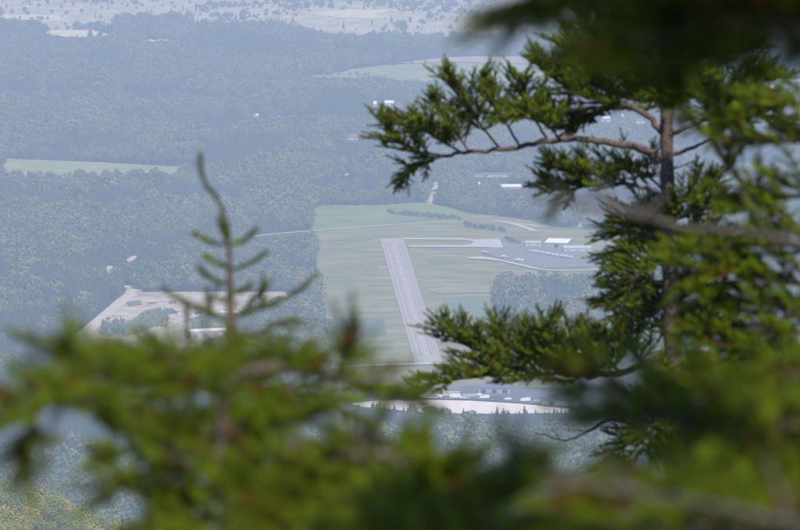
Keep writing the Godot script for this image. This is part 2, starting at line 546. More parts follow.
func gable(w: float, l: float, y: float, rise: float) -> ArrayMesh:   # walls with gable ends, ridge along x
	var st := SurfaceTool.new()
	st.begin(Mesh.PRIMITIVE_TRIANGLES)
	st.set_smooth_group(-1)
	var x := l * 0.5
	var z := w * 0.5
	var v := [Vector3(-x, 0, -z), Vector3(-x, 0, z), Vector3(x, 0, z), Vector3(x, 0, -z), Vector3(-x, y, -z), Vector3(-x, y, z), Vector3(x, y, z), Vector3(x, y, -z), Vector3(-x, y + rise, 0), Vector3(x, y + rise, 0)]
	for f in [[1, 5, 6, 2], [3, 7, 4, 0], [0, 4, 5, 1], [2, 6, 7, 3]]:
		for k in [0, 1, 2, 0, 2, 3]: st.add_vertex(v[f[k]])
	for f in [[4, 8, 5], [6, 9, 7]]:
		for k in f: st.add_vertex(v[k])
	st.generate_normals()
	return st.commit()

func house(called: String, px: float, py: float, l: float, w: float, h: float, rise: float, turn: float, wall: Material, roof: Material, label: String, cat: String, doors := 1, group := "") -> Node3D:
	var p := ground(px, py)
	p.y += 0.2
	var t := thing(called, p, turn, label, cat, group)
	obj("wall", gable(w, l, h, rise), wall, t)
	obj("roof", prism_roof(w, l, h + 0.02, rise, 0.5), roof, t)
	for k in doors:
		var dw := minf(l * 0.5 / doors, h * 0.9)
		obj("door", box_mesh(Vector3(dw, h * 0.72, 0.16), Vector3((k - (doors - 1) * 0.5) * l / doors, h * 0.36, w * 0.5 + 0.05)), mats.grey_wall if wall != mats.grey_wall else mats.dark, t)
	var pm := FOCAL / -p.z       # pixels per metre there
	keep_front(px - l * 0.42 * pm, py - h * pm, px + l * 0.42 * pm, py - h * 0.3 * pm)
	return t

func buildings():
	house("hangar", 560, 247.4, 24, 26, 5.6, 3.2, -0.32, mats.grey_wall, mats.white_roof, "grey hangar with a broad white roof beside the apron", "hangar", 1)
	house("hangar", 577, 251.6, 28, 16, 4.2, 1.6, 0.06, mats.beige_wall, mats.green_roof, "low beige hangar with a pale green roof next to the white-roofed one", "hangar", 3)
	house("hangar", 533, 246.6, 16, 12, 4.4, 1.0, 0.02, mats.beige_wall, mats.beige_wall, "small plain beige shed at the apron corner by the taxiway", "shed", 2)
	house("shed", 580.5, 227, 5, 4, 2.4, 1.0, 0.2, mats.white_wall, mats.white_roof, "tiny white shed in the meadow behind the hangars", "shed", 1)
	house("warehouse", 515, 190.4, 40, 20, 4.6, 2.2, 0.04, mats.beige_wall, mats.white_roof, "long white-roofed warehouse among trees beyond the meadow", "warehouse", 4)
	house("farmhouse", 479, 187.2, 4.5, 5, 3.2, 2.0, 0.3, mats.white_wall, mats.white_roof, "narrow white cottage beside the long white-roofed warehouse", "house", 1)
	house("farmhouse", 490, 187.6, 4, 4, 4.6, 1.2, 0.1, mats.white_wall, mats.white_roof, "small upright white house at the end of the long warehouse", "house", 1)
	house("warehouse", 490, 176.6, 50, 12, 3.4, 1.4, 0.1, mats.beige_wall, mats.brown_roof, "long low shed with a pinkish brown roof in the woods", "shed", 2)
	house("farmhouse", 389, 108, 12, 10, 5.5, 3.0, 0.1, mats.white_wall, mats.white_roof, "bright white farmhouse with a white roof in far woods", "house", 2)
	house("farmhouse", 400, 108.4, 10, 9, 4, 2.5, -0.2, mats.beige_wall, mats.brown_roof, "brown-roofed house beside the bright white farmhouse", "house", 1)
	house("barn", 375, 108, 4, 6, 5, 3.0, 0.0, mats.white_wall, mats.white_roof, "slim pale barn standing apart from the white farmhouse", "barn", 1)
	house("barn", 352, 141, 20, 12, 3.8, 4.2, -0.12, mats.white_wall, mats.brown_roof, "broad pale barn with a brown roof half sunk in trees", "barn", 2)
	house("farmhouse", 255, 118, 8, 6, 3.4, 2.0, 0.2, mats.white_wall, mats.white_roof, "lone white cottage with a white roof deep in the woods", "house", 1)
	house("farmhouse", 347, 178, 5, 5, 3.2, 2.0, 0.2, mats.white_wall, mats.white_roof, "white cottage in the woods between barn and meadow", "house", 1)
	house("farmhouse", 322, 178, 5, 5, 2.6, 1.6, 0.5, mats.beige_wall, mats.white_roof, "beige cottage with a white roof in the woods above the meadow", "house", 1)
	# village showing through the spruce
	var spots := [[548, 112], [556, 120], [606, 122], [622, 118], [640, 124], [692, 118], [779, 82], [787, 88], [796, 84], [770, 90]]
	for i in spots.size():
		var s: Array = spots[i]
		house("village_house", s[0], s[1], 11 + (i % 3) * 3, 9, 4.2, 2.6, 0.3 * sin(i * 2.1), mats.white_wall, [mats.white_roof, mats.brown_roof, mats.white_roof][i % 3], "white-walled village house with %s roof seen through the spruce" % ["a pale", "a brown", "a pale"][i % 3], "house", 1, "%s-roofed village houses" % ["pale", "brown", "pale"][i % 3])
	house("pit_shed", 208, 337.5, 38, 12, 6.0, 1.6, 0.42, mats.white_wall, mats.white_roof, "long low white shed beside the scrub of the sand pit", "shed", 4)
	house("pit_shed", 231, 313, 18, 4, 0.8, 0.4, 0.0, mats.white_wall, mats.white_roof, "very low white roof on the sand pit floor", "shed", 1)
	house("pit_shed", 152, 304.6, 7, 4, 1.2, 0.7, 0.1, mats.beige_wall, mats.brown_roof, "little brown hut on the bare sand of the pit", "hut", 1)
	# by the yard
	house("workshop", 451, 394.5, 14, 10, 4, 2, 0.05, mats.beige_wall, mats.blue_roof, "blue-grey roofed workshop at the edge of the parking lot", "workshop", 2)
	house("workshop", 495, 392.5, 26, 14, 4.4, 2.4, -0.1, mats.grey_wall, mats.blue_roof, "wide blue-grey roofed workshop in the middle of the parking lot", "workshop", 3)
	house("workshop", 562, 405, 30, 14, 4.6, 2.2, -0.12, mats.grey_wall, mats.blue_roof, "blue-grey roofed workshop at the far end of the yard road", "workshop", 2)

# ---------- aircraft and vehicles ----------
func lathe(rings: Array, sides := 10) -> ArrayMesh:      # rings: [z, radius, y]
	var st := SurfaceTool.new()
	st.begin(Mesh.PRIMITIVE_TRIANGLES)
	for i in rings.size():
		for k in sides:
			var a := TAU * k / sides
			st.add_vertex(Vector3(cos(a) * rings[i][1], rings[i][2] + sin(a) * rings[i][1], rings[i][0]))
	for i in rings.size() - 1:
		for k in sides:
			var a := i * sides + k
			var b := i * sides + (k + 1) % sides
			for q in [a, b, b + sides, a, b + sides, a + sides]: st.add_index(q)
	st.generate_normals()
	return st.commit()

func make_plane(label: String, group: String, stripe: Material) -> Node3D:
	var t := thing("light_aircraft", Vector3.ZERO, 0, label, "aircraft", group)
	obj("fuselage", lathe([[-3.4, 0.02, 1.3], [-3.3, 0.32, 1.3], [-2.4, 0.5, 1.32], [-1.2, 0.62, 1.5], [0.4, 0.62, 1.55], [2.2, 0.36, 1.5], [4.4, 0.14, 1.5], [4.5, 0.02, 1.5]]), mats.white_paint, t)
	obj("wing", box_mesh(Vector3(11, 0.16, 1.5), Vector3(0, 2.25, -0.5)), mats.white_paint, t)
	obj("tailplane", box_mesh(Vector3(3.4, 0.1, 0.9), Vector3(0, 1.55, 4.0)), mats.white_paint, t)
	obj("tail_fin", box_mesh(Vector3(0.1, 1.3, 0.9), Vector3(0, 2.2, 4.1)), stripe, t)
	obj("windscreen", box_mesh(Vector3(1.0, 0.4, 0.5), Vector3(0, 1.95, -1.4)), mats.dark, t)
	for w in [Vector3(-1.1, 0.2, 0.1), Vector3(1.1, 0.2, 0.1), Vector3(0, 0.2, -2.5)]:
		var wheel := obj("wheel", lathe([[-0.08, 0.01, 0], [-0.08, 0.2, 0], [0.08, 0.2, 0], [0.08, 0.01, 0]]), mats.dark, t)
		wheel.position = w
		wheel.rotation.y = PI / 2
		obj("strut", box_mesh(Vector3(0.09, 1.0, 0.12), Vector3(w.x * 0.9, 0.75, w.z)), mats.white_paint, t)
	obj("propeller", box_mesh(Vector3(1.9, 0.14, 0.05), Vector3(0, 1.3, -3.45)), mats.dark, t)
	return t

func aircraft():
	var row := [[533, 252.6], [537, 253.2], [541.5, 253.8], [547, 254.9], [551.5, 255.8], [556, 256.6], [561, 257.3], [565.5, 257.9], [570, 258.5]]
	var first: Node3D = null
	for i in row.size():
		var o: Node3D
		if first == null:
			first = make_plane("white light aircraft in the long parked row facing the hangars", "aircraft parked in a row on the apron", mats.blue_paint)
			o = first
		else:
			o = first.duplicate()
			o.name = numbered("light_aircraft")
			add_child(o)
		o.position = ground(row[i][0], row[i][1] + 0.6) + Vector3(0, 0.96, 0)
		o.rotation.y = 0.9 + 0.15 * sin(i * 3.0)
	var a := make_plane("lone white light aircraft parked at the taxiway end of the apron", "", mats.red_paint)
	a.position = ground(484.5, 254) + Vector3(0, 0.96, 0)
	a.rotation.y = 1.9
	var b := make_plane("white light aircraft parked beside a larger one near the perimeter road", "", mats.blue_paint)
	b.position = ground(503.5, 258.6) + Vector3(0, 0.96, 0)
	b.rotation.y = 1.4
	var c := make_plane("largest white aircraft parked by the curve of the perimeter road", "", mats.white_paint)
	c.position = ground(518, 262.6) + Vector3(0, 0.96, 0)
	c.rotation.y = 1.2
	c.scale = Vector3.ONE * 1.25

func make_truck(label: String, group: String, long: float, body: Material) -> Node3D:
	var t := thing("parked_truck" if long > 6.5 else "parked_van", Vector3.ZERO, 0, label, "truck" if long > 6.5 else "van", group)
	var hgt := 3.0 if long > 6.5 else 2.0
	obj("cargo_box", box_mesh(Vector3(long * 0.72, hgt - 0.6, 2.3), Vector3(long * 0.14, 0.6 + (hgt - 0.6) * 0.5, 0)), body, t)
	var cab := obj("cab", box_mesh(Vector3(long * 0.26, hgt * 0.62, 2.1), Vector3(-long * 0.36, 0.5 + hgt * 0.31, 0)), body, t)
	obj("windscreen", box_mesh(Vector3(0.06, hgt * 0.24, 1.8), Vector3(-long * 0.49 - 0.03, 0.5 + hgt * 0.45, 0)), mats.dark, cab)
	for x in [-long * 0.34, long * 0.3]:
		for z in [-1.0, 1.0]:
			var w := obj("wheel", lathe([[-0.14, 0.01, 0], [-0.14, 0.45, 0], [0.14, 0.45, 0], [0.14, 0.01, 0]]), mats.dark, t)
			w.position = Vector3(x, 0.45, z)
	return t

func vehicles():
	var first := {}
	var paints := {"white": mats.white_paint, "silver": plain(lin(.42, .43, .44), 0.35, 0.5), "blue": mats.blue_paint, "tan": plain(lin(.40, .33, .25), 0.4, 0.5), "red": mats.red_paint}
	var list := [[407, 397.4, 1, "white"], [415, 398, 0, "silver"], [432, 397.6, 1, "tan"], [441, 398.4, 0, "white"], [446, 398.6, 0, "blue"], [455, 398.2, 1, "white"], [465, 397.4, 0, "silver"], [472, 398, 1, "silver"], [478, 396.6, 0, "white"], [484, 399.4, 1, "white"], [490, 398.2, 0, "red"], [499, 400, 1, "blue"], [508, 401, 0, "white"], [525, 402.2, 1, "white"], [536, 403, 0, "silver"]]
	for i in list.size():
		var big: bool = list[i][2] == 1
		var hue: String = list[i][3]
		var key := hue + (" box truck" if big else " van")
		var o: Node3D
		if not first.has(key):
			o = make_truck(key + " parked along the yard road", key + "s along the yard road", 8.5 if big else 5.6, paints[hue])
			first[key] = o
		else:
			o = first[key].duplicate()
			o.name = numbered("parked_truck" if big else "parked_van")
			add_child(o)
		o.position = ground(list[i][0], list[i][1]) + Vector3(0, 0.62, 0)
		o.rotation.y = 0.5 * sin(i * 5.0) - 0.05
	var tr := make_truck("dark blue truck standing alone on the sand track of the pit", "", 7.5, mats.blue_paint)
	tr.position = ground(198, 315) + Vector3(0, 0.62, 0)
	tr.rotation.y = 0.5
	var dg := make_truck("red truck parked on the bare clay floor of the pit", "", 7.5, mats.red_paint)
	dg.position = ground(172.5, 304) + Vector3(0, 0.3, 0)
	keep_open([[168, 300], [178, 300], [178, 304], [168, 304]])

# ---------- trees of the valley ----------
func leaf_face(st: SurfaceTool, c: Vector3, n: Vector3, s: float, tint: Color):
	var u := n.cross(Vector3(rng.randf_range(-1, 1), rng.randf_range(-1, 1), rng.randf_range(-1, 1))).normalized() * s
	var v := n.cross(u).normalized() * s * rng.randf_range(0.6, 1.0)
	for p in [c - u, c + v, c + u, c - u, c + u, c - v]:
		st.set_color(tint)
		st.add_vertex(p)

func broadleaf_crown(h: float, w: float, faces: int, size: float, lobes: int, loose := 0.35) -> ArrayMesh:
	# a crown of several lobes, covered with leaf clumps; unit colours are tinted per copy
	var st := SurfaceTool.new()
	st.begin(Mesh.PRIMITIVE_TRIANGLES)
	var L := []
	for i in lobes:
		var a := TAU * i / lobes + rng.randf() * 0.9
		var r := w * 0.5 * rng.randf_range(0.25, 0.62)
		var y := h * rng.randf_range(0.45, 0.80)
		L.append([Vector3(cos(a) * r, y, sin(a) * r), w * rng.randf_range(0.22, 0.34)])
	L.append([Vector3(0, h * 0.82, 0), w * 0.30])
	L.append([Vector3(0, h * 0.55, 0), w * 0.36])
	for i in faces:
		var q: Array = L[rng.randi() % L.size()]
		var n := Vector3(rng.randfn(), rng.randfn() * 0.8 + 0.25, rng.randfn()).normalized()
		var c: Vector3 = q[0] + n * float(q[1]) * rng.randf_range(0.72, 1.08)
		var t := rng.randf_range(0.86, 1.14)
		leaf_face(st, c, (n + Vector3(rng.randfn(), rng.randfn(), rng.randfn()) * loose).normalized(), size * rng.randf_range(0.7, 1.3), Color(t * rng.randf_range(0.92, 1.1), t, t * rng.randf_range(0.85, 1.1)))
	return st.commit()

func conifer_crown(h: float, w: float, tiers: int, fins: int) -> ArrayMesh:
	var st := SurfaceTool.new()
	st.begin(Mesh.PRIMITIVE_TRIANGLES)
	for i in tiers:
		var f := float(i) / tiers
		var y := h * (0.12 + 0.88 * f)
		var r := w * 0.5 * (1.0 - f) * rng.randf_range(0.85, 1.1) + w * 0.03
		for k in fins:
			var a := TAU * (k + rng.randf() * 0.7) / fins + i
			var rr := r * rng.randf_range(0.65, 1.15)
			var o := Vector3(cos(a), 0, sin(a))
			var s := Vector3(-sin(a), 0, cos(a)) * rr * rng.randf_range(0.35, 0.6)
			var tip := o * rr + Vector3(0, y - rr * 0.35, 0)
			var root := Vector3(0, y + h / tiers * 0.9, 0)
			var t := rng.randf_range(0.7, 1.3)
			for tri in [[root, tip, o * rr * 0.55 + s + Vector3(0, y - rr * 0.2, 0)], [root, o * rr * 0.55 - s + Vector3(0, y - rr * 0.2, 0), tip]]:
				for p in tri:
					st.set_color(Color(t, t, t))
					st.add_vertex(p)
	return st.commit()

func stick(h: float, r: float) -> ArrayMesh:
	return tube_mesh([Vector3(0, -0.6, 0), Vector3(0.02 * h, h * 0.5, 0), Vector3(0, h, 0)], [r, r * 0.7, r * 0.25], 6)

# leaf colours of the kinds that grow here; each stand has one kind that prevails
var conifer_kinds := [Color(.030, .052, .024), Color(.040, .060, .026), Color(.036, .056, .034)]
var hardwood_kinds := [Color(.160, .172, .042), Color(.098, .132, .028), Color(.125, .130, .040), Color(.125, .158, .046), Color(.076, .110, .032)]
func leaf_tint(kind: int, p: Vector3) -> Color:
	var kinds: Array = conifer_kinds if kind == 1 else hardwood_kinds
	var k := rng.randi() % kinds.size()
	if rng.randf() < 0.75: k = int(floorf((stands.get_noise_2d(p.x, p.z * 0.5) * 0.5 + 0.5) * 97.0)) % kinds.size()
	var c: Color = kinds[k]
	return Color(c.r * rng.randf_range(0.9, 1.1), c.g * rng.randf_range(0.93, 1.07), c.b * rng.randf_range(0.85, 1.15))

var hero_windows := [   # openings between the boughs where single trees stand out: x0, y0, x1, y1, name part
	[405, 408, 600, 470], [255, 425, 310, 500], [590, 430, 640, 475], [675, 455, 745, 500]]

func forest():
	var proto := []
	for i in 4: proto.append(conifer_crown(1.0, 0.56, 9, 9))
	for i in 5: proto.append(broadleaf_crown(1.0, 0.9, 260, 0.066, 7, 0.22))
	var buffers := []
	var heroes := []
	for i in proto.size(): buffers.append(PackedFloat32Array())
	var z := -3900.0
	while z > -12900.0:
		var D := -z
		var step := 6.4 if D < 5600.0 else 7.2 if D < 7000.0 else 8.0
		var half := D * (400.0 / FOCAL) * 1.10 + 20.0
		var x := -half
		while x < half:
			var p := Vector3(x + rng.randf_range(-0.5, 0.5) * step, 0, z + rng.randf_range(-0.5, 0.5) * step)
			x += step
			p.y = relief(p.x, p.z)
			var px := pixel(p)
			if px.y > 545.0 or px.y < -14.0: continue
			var n := patch.get_noise_2d(p.x, p.z * 0.6)
			var con := n + rng.randf_range(-0.16, 0.16) > (-0.12 if px.y > 392.0 and px.y < 452.0 else 0.06 if px.y > 385.0 else 0.02 if px.y > 170.0 else 0.08)
			var big := 1.0 + 0.7 * hills.get_noise_2d(p.x * 4.0 + 500.0, p.z * 2.6)
			big *= 0.72 + 0.56 * fposmod(stands.get_noise_2d(p.x, p.z * 0.5) * 7.3, 1.0)      # each stand has its own age
			var h := (rng.randf_range(8.0, 17.0) if con else rng.randf_range(8.0, 19.0)) * big
			# open heath with scattered trees
			var line := far_edge(px.x)
			if px.y < line:
				var keep := 0.05 + 0.22 * smoothstep(0.0, 0.35, patch.get_noise_2d(p.x * 0.9 + 300.0, p.z * 0.35))
				if px.y < 9.0 and px.x > 180.0: keep += 0.06
				if rng.randf() > keep * 0.5: continue
				h *= rng.randf_range(0.35, 0.85)
			var hp := h / D * FOCAL
			if hides(px, hp * 0.95, hp * 0.2) or is_open(px) or is_open(px - Vector2(0, hp * 0.45)) or is_open(px - Vector2(0, hp * rng.randf_range(0.5, 0.95))): 
				continue
			var id := rng.randi() % 4 if con else 4 + rng.randi() % 5
			var c := leaf_tint(1 if con else 0, p)
			var s := h * rng.randf_range(0.85, 1.15)
			var turn := rng.randf() * TAU
			var sel := false
			if heroes.size() < 900:
				for w in hero_windows:
					if px.x > w[0] and px.x < w[2] and px.y - hp * 0.5 > w[1] and px.y < w[3]:
						sel = true
			if sel:
				heroes.append([p, h, s, turn, con, px.y])
				continue
			var co := cos(turn) * s
			var si := sin(turn) * s
			buffers[id].append_array(PackedFloat32Array([co, 0, si, p.x, 0, h, 0, p.y, -si, 0, co, p.z, c.r, c.g, c.b, 1]))
		z -= step
	# hedges, shrubs and scattered trees on the airfield and the pit
	for q in [[465, 226.5, 505, 232.5, 60], [388, 214, 460, 221, 90], [495, 282, 625, 332, 520], [505, 240.5, 520, 245, 14], [140, 312, 168, 328, 150], [164, 310, 177, 314, 40], [192, 318, 238, 330, 200], [100, 322, 128, 336, 60], [600, 268, 622, 282, 30], [322, 74, 372, 77, 12], [0, 180, 60, 184, 34], [60, 180, 130, 182, 30], [540, 275, 600, 283, 30]]:
		for i in q[4]:
			var u := rng.randf()
			var p := ground(lerpf(q[0], q[2], u), lerpf(q[1], q[3], u) + rng.randf_range(-0.8, 0.8) if q[3] - q[1] < 8.0 else rng.randf_range(q[1], q[3]))
			if q[0] == 495:
				p = ground(rng.randf_range(495, 630), rng.randf_range(285, 334))
				if Geometry2D.is_point_in_polygon(pixel(p), PackedVector2Array([Vector2(530, 318), Vector2(575, 312), Vector2(575, 322), Vector2(530, 330)])): continue
			var con := rng.randf() < 0.35
			var h := rng.randf_range(3.0, 6.5) if q[0] != 495 else rng.randf_range(5.0, 11.0)
			if q[2] - q[0] < 60 and q[0] > 100 and q[0] < 250: h *= 0.4
			if q[1] == 180: h *= 2.2
			var id := rng.randi() % 4 if con else 4 + rng.randi() % 5
			var c := leaf_tint(1 if con else 0, p)
			buffers[id].append_array(PackedFloat32Array([h, 0, 0, p.x, 0, h, 0, p.y, 0, 0, h, p.z, c.r, c.g, c.b, 1]))
	# the ones that show largest become trees of their own
	heroes.sort_custom(func(a, b): return a[5] > b[5])
	var sets := hero_sets()
	var n_hero := 0
	for q in heroes:
		var con: bool = q[4]
		if n_hero < 240:
			n_hero += 1
			var kind := rng.randi() % 5
			var o: Node3D = sets[0 if con else 1][kind].duplicate()
			o.name = numbered("conifer_tree" if con else "broadleaf_tree")
			add_child(o)
			o.position = q[0]
			o.rotation.y = q[3]
			o.scale = Vector3(q[2], q[1], q[2])
			tag(o, "dark pointed conifer in the wood below the pale gravel yard" if con else "%s hardwood in the wood below the pale gravel yard" % ["rounded yellow-green", "rounded mid green", "rounded olive", "rounded fresh green", "rounded deep green"][kind], "tree", "conifers in the wood below the yard" if con else ["yellow-green", "mid green", "olive", "fresh green", "deep green"][kind] + " hardwoods below the yard")
		else:
			var id := rng.randi() % 4 if con else 4 + rng.randi() % 5
			var c := leaf_tint(1 if con else 0, q[0])
			buffers[id].append_array(PackedFloat32Array([q[2], 0, 0, q[0].x, 0, q[1], 0, q[0].y, 0, 0, q[2], q[0].z, c.r, c.g, c.b, 1]))
	for k in 2:
		for s in sets[k]: s.free()
	var root := Node3D.new()
	root.name = "forest"
	add_child(root)
	tag(root, "unbroken hazy forest of conifers and hardwoods covering the valley", "forest", "", "stuff")
	var total := 0
	for i in proto.size():
		var mm := MultiMesh.new()
		mm.transform_format = MultiMesh.TRANSFORM_3D
		mm.use_colors = true
		mm.mesh = proto[i]
		mm.instance_count = buffers[i].size() / 16
		mm.buffer = buffers[i]
		total += mm.instance_count
		var mi := MultiMeshInstance3D.new()
		mi.name = "conifer_mass" if i < 4 else "hardwood_mass"
		mi.multimesh = mm
		mi.material_override = mats.leaf
		mi.set_meta("kind", "stuff")
		root.add_child(mi, true)
	print("trees ", total, " heroes ", heroes.size())

func far_edge(x: float) -> float:
	var pts := [[-60, 25], [0, 26], [20, 30], [65, 38], [112, 38], [118, 29], [140, 27], [180, 27], [205, 30], [262, 31], [300, 35], [350, 43], [400, 44], [440, 45], [480, 42], [560, 38], [860, 34]]
	for i in pts.size() - 1:
		if x <= pts[i + 1][0]: return remap(x, pts[i][0], pts[i + 1][0], pts[i][1], pts[i + 1][1])
	return 34.0

func tinted_leaf(c: Color) -> StandardMaterial3D:
	var m := plain(c.linear_to_srgb(), 0.75, 0.3)
	m.vertex_color_use_as_albedo = true
	m.backlight = Color(0.16, 0.2, 0.05)
	return m

func hero_sets() -> Array:
	var out := [[], []]
	for i in 5:
		var t := Node3D.new()
		obj("trunk", stick(0.95, 0.014), mats.bark_far, t).name = "trunk"
		obj("crown", conifer_crown(1.0, 0.54, 12, 10), tinted_leaf(conifer_kinds[i % 3]), t)
		out[0].append(t)
		var u := Node3D.new()
		obj("trunk", stick(0.7, 0.016), mats.bark_far, u).name = "trunk"
		obj("crown", broadleaf_crown(1.0, 0.9, 800, 0.04, 8, 0.22), tinted_leaf(hardwood_kinds[i]), u)
		out[1].append(u)
	return out

func hillside():
	var kinds := []
	for i in 7:
		var u := Node3D.new()
		obj("trunk", stick(0.7, 0.016), mats.bark_far, u)
		var c: Color = [Color(.24, .25, .06), Color(.20, .225, .06), Color(.26, .265, .075), Color(.16, .195, .06), Color(.29, .26, .065), Color(.20, .215, .075), Color(.14, .175, .06)][i]
		obj("crown", broadleaf_crown(1.0, 0.95, 3200, 0.021, 9, 0.25), tinted_leaf(c), u)
		kinds.append(u)
	var spots := []
	var z := -1640.0
	while z > -1822.0:
		var x := -175.0
		while x < -66.0:
			var p := Vector3(x + rng.randf_range(-1.7, 1.7), 0, z + rng.randf_range(-1.7, 1.7))
			x += 6.4
			p.y = slope_height(p.x, p.z)
			var px := pixel(p + Vector3(0, 7, 0))
			if px.x > -14 and px.x < 150 and px.y < 538: spots.append(p)
		z -= 6.4
	spots.sort_custom(func(a, b): return a.z < b.z)
	var n := 0
	for p in spots:
		if n >= 290: break
		n += 1
		var kind := rng.randi() % kinds.size()
		var hue: String = ["yellow-green", "mid green", "pale yellow-green", "deep green", "golden green", "grey-green", "dark green"][kind]
		var o: Node3D = kinds[kind].duplicate()
		o.name = numbered("hillside_tree")
		add_child(o)
		o.position = p
		o.rotation.y = rng.randf() * TAU
		var s := rng.randf_range(6.5, 11.5)
		o.scale = Vector3(s * rng.randf_range(0.85, 1.1), s, s * rng.randf_range(0.85, 1.1))
		tag(o, "sunlit %s hardwood crowding the close hillside spur" % hue, "tree", hue + " hardwoods on the hillside spur")
	for k in kinds: k.free()
	print("hillside trees ", n, " of ", spots.size())
	for q in [[122, 519, 1790, 9.0, "blue-green conifer at the end of the sunlit hillside spur"], [4, 479, 1812, 12.5, "dark bare-topped conifer standing above the sunlit hillside trees"]]:
		var tip := at(q[0], q[1], q[2])
		var base := Vector3(tip.x, slope_height(tip.x, tip.z), tip.z)
		var hh := maxf(tip.y - base.y, 4.0)
		var t := thing("spur_conifer", base, 0.4, q[4], "tree")
		t.scale = Vector3(hh * 1.15, hh, hh * 1.15)
		obj("trunk", stick(0.95, 0.014), mats.bark_far, t)
		obj("crown", conifer_crown(1.0, 0.42, 14, 11), tinted_leaf(Color(.035, .06, .04)), t)

# ---------- the spruces close by ----------
func tube_into(st: SurfaceTool, pts: Array, rad: Array, sides: int, smooth_shade := true):
	var prev := Vector3.ZERO
	var rings := []
	for i in pts.size():
		var t: Vector3 = (pts[mini(i + 1, pts.size() - 1)] - pts[maxi(i - 1, 0)]).normalized()
		var u := t.cross(Vector3.UP if absf(t.y) < 0.9 else Vector3.RIGHT).normalized()
		if prev != Vector3.ZERO: u = (prev - t * prev.dot(t)).normalized()
		prev = u
		var v := t.cross(u)
		var ring := []
		for k in sides:
			var a := TAU * k / sides
			var n := u * cos(a) + v * sin(a)
			ring.append([pts[i] + n * rad[i], n])
		rings.append(ring)
	for i in pts.size() - 1:
		for k in sides:
			var a = rings[i][k]
			var b = rings[i][(k + 1) % sides]
			var c = rings[i + 1][(k + 1) % sides]
			var d = rings[i + 1][k]
			for q in [a, b, c, a, c, d] if (c[0] - a[0]).cross(b[0] - a[0]).dot(a[1]) > 0.0 else [a, c, b, a, d, c]:
				if smooth_shade: st.set_normal(q[1])
				st.add_vertex(q[0])

func tube_mesh(pts: Array, rad: Array, sides: int) -> ArrayMesh:
	var st := SurfaceTool.new()
	st.begin(Mesh.PRIMITIVE_TRIANGLES)
	tube_into(st, pts, rad, sides)
	return st.commit()

func smooth(pts: Array, per: int) -> Array:
	var out := []
	for i in pts.size() - 1:
		var p0: Vector3 = pts[maxi(i - 1, 0)]
		var p3: Vector3 = pts[mini(i + 2, pts.size() - 1)]
		for k in per: out.append((pts[i] as Vector3).cubic_interpolate(pts[i + 1], p0, p3, float(k) / per))
	out.append(pts[-1])
	return out

var shoots := []      # needle shoots of unit length along +y
func make_shoots():
	for v in 4:
		var st := SurfaceTool.new()
		st.begin(Mesh.PRIMITIVE_TRIANGLES)
		var n := 96
		for i in n:
			var f := (i + rng.randf()) / n
			var a := i * 2.399 + rng.randf() * 0.5
			var out := Vector3(cos(a), 0, sin(a))
			var dir := (out * rng.randf_range(0.75, 1.0) + Vector3(0, rng.randf_range(0.55, 0.95), 0)).normalized()
			if f > 0.93: dir = (dir + Vector3.UP * 1.2).normalized()
			var len := rng.randf_range(0.14, 0.19) * (1.0 - 0.25 * f)
			var s := dir.cross(out.cross(dir) + Vector3(0.01, 0, 0)).normalized()
			s = dir.cross(Vector3.UP).normalized() * 0.0125
			var base := Vector3(0, f * 0.98, 0) + out * 0.012
			var mid := base + dir * len * 0.55
			var t := rng.randf_range(0.8, 1.2)
			for p in [base, mid + s, base + dir * len, base, base + dir * len, mid - s]:
				st.set_color(Color(t, t, t))
				st.add_vertex(p)
		tube_color(st, [Vector3.ZERO, Vector3(0, 1, 0)], [0.02, 0.012], Color(0.9, 0.6, 0.5))
		shoots.append(st.commit())

func tube_color(st: SurfaceTool, pts: Array, rad: Array, c: Color):
	st.set_color(c)
	tube_into(st, pts, rad, 4, false)

func needle_color(look: Dictionary, f: float) -> Color:
	var roll := rng.randf()
	var c: Color
	if roll < look.get("brown", 0.02): c = Color(.13, .055, .014)
	elif roll < look.get("brown", 0.02) + look.get("fresh", 0.35) * (0.5 + f): c = Color(.095, .155, .005).lerp(Color(.14, .185, .006), rng.randf())
	else: c = Color(.030, .052, .006).lerp(Color(.082, .115, .008), rng.randf())
	return c * rng.randf_range(0.85, 1.15)

func aim(d: Vector3, roll: float, len: float, wide: float) -> Basis:
	var y := d.normalized()
	var x := y.cross(Vector3.UP if absf(y.y) < 0.95 else Vector3.RIGHT).normalized()
	var z := x.cross(y)
	var b := Basis(x, y, z).rotated(y, roll)
	return Basis(b.x * wide, b.y * len, b.z * wide)

func put_shoot(store: Array, p: Vector3, d: Vector3, len: float, look: Dictionary, f: float):
	var wide: float = len if len < 0.09 else 0.09 + (len - 0.09) * 0.35
	wide *= look.get("wide", 1.0)
	var b := aim(d, rng.randf() * TAU, len, wide)
	var c := needle_color(look, f)
	var id := rng.randi() % shoots.size()
	store[id].append_array(PackedFloat32Array([b.x.x, b.y.x, b.z.x, p.x, b.x.y, b.y.y, b.z.y, p.y, b.x.z, b.y.z, b.z.z, p.z, c.r, c.g, c.b, 1]))

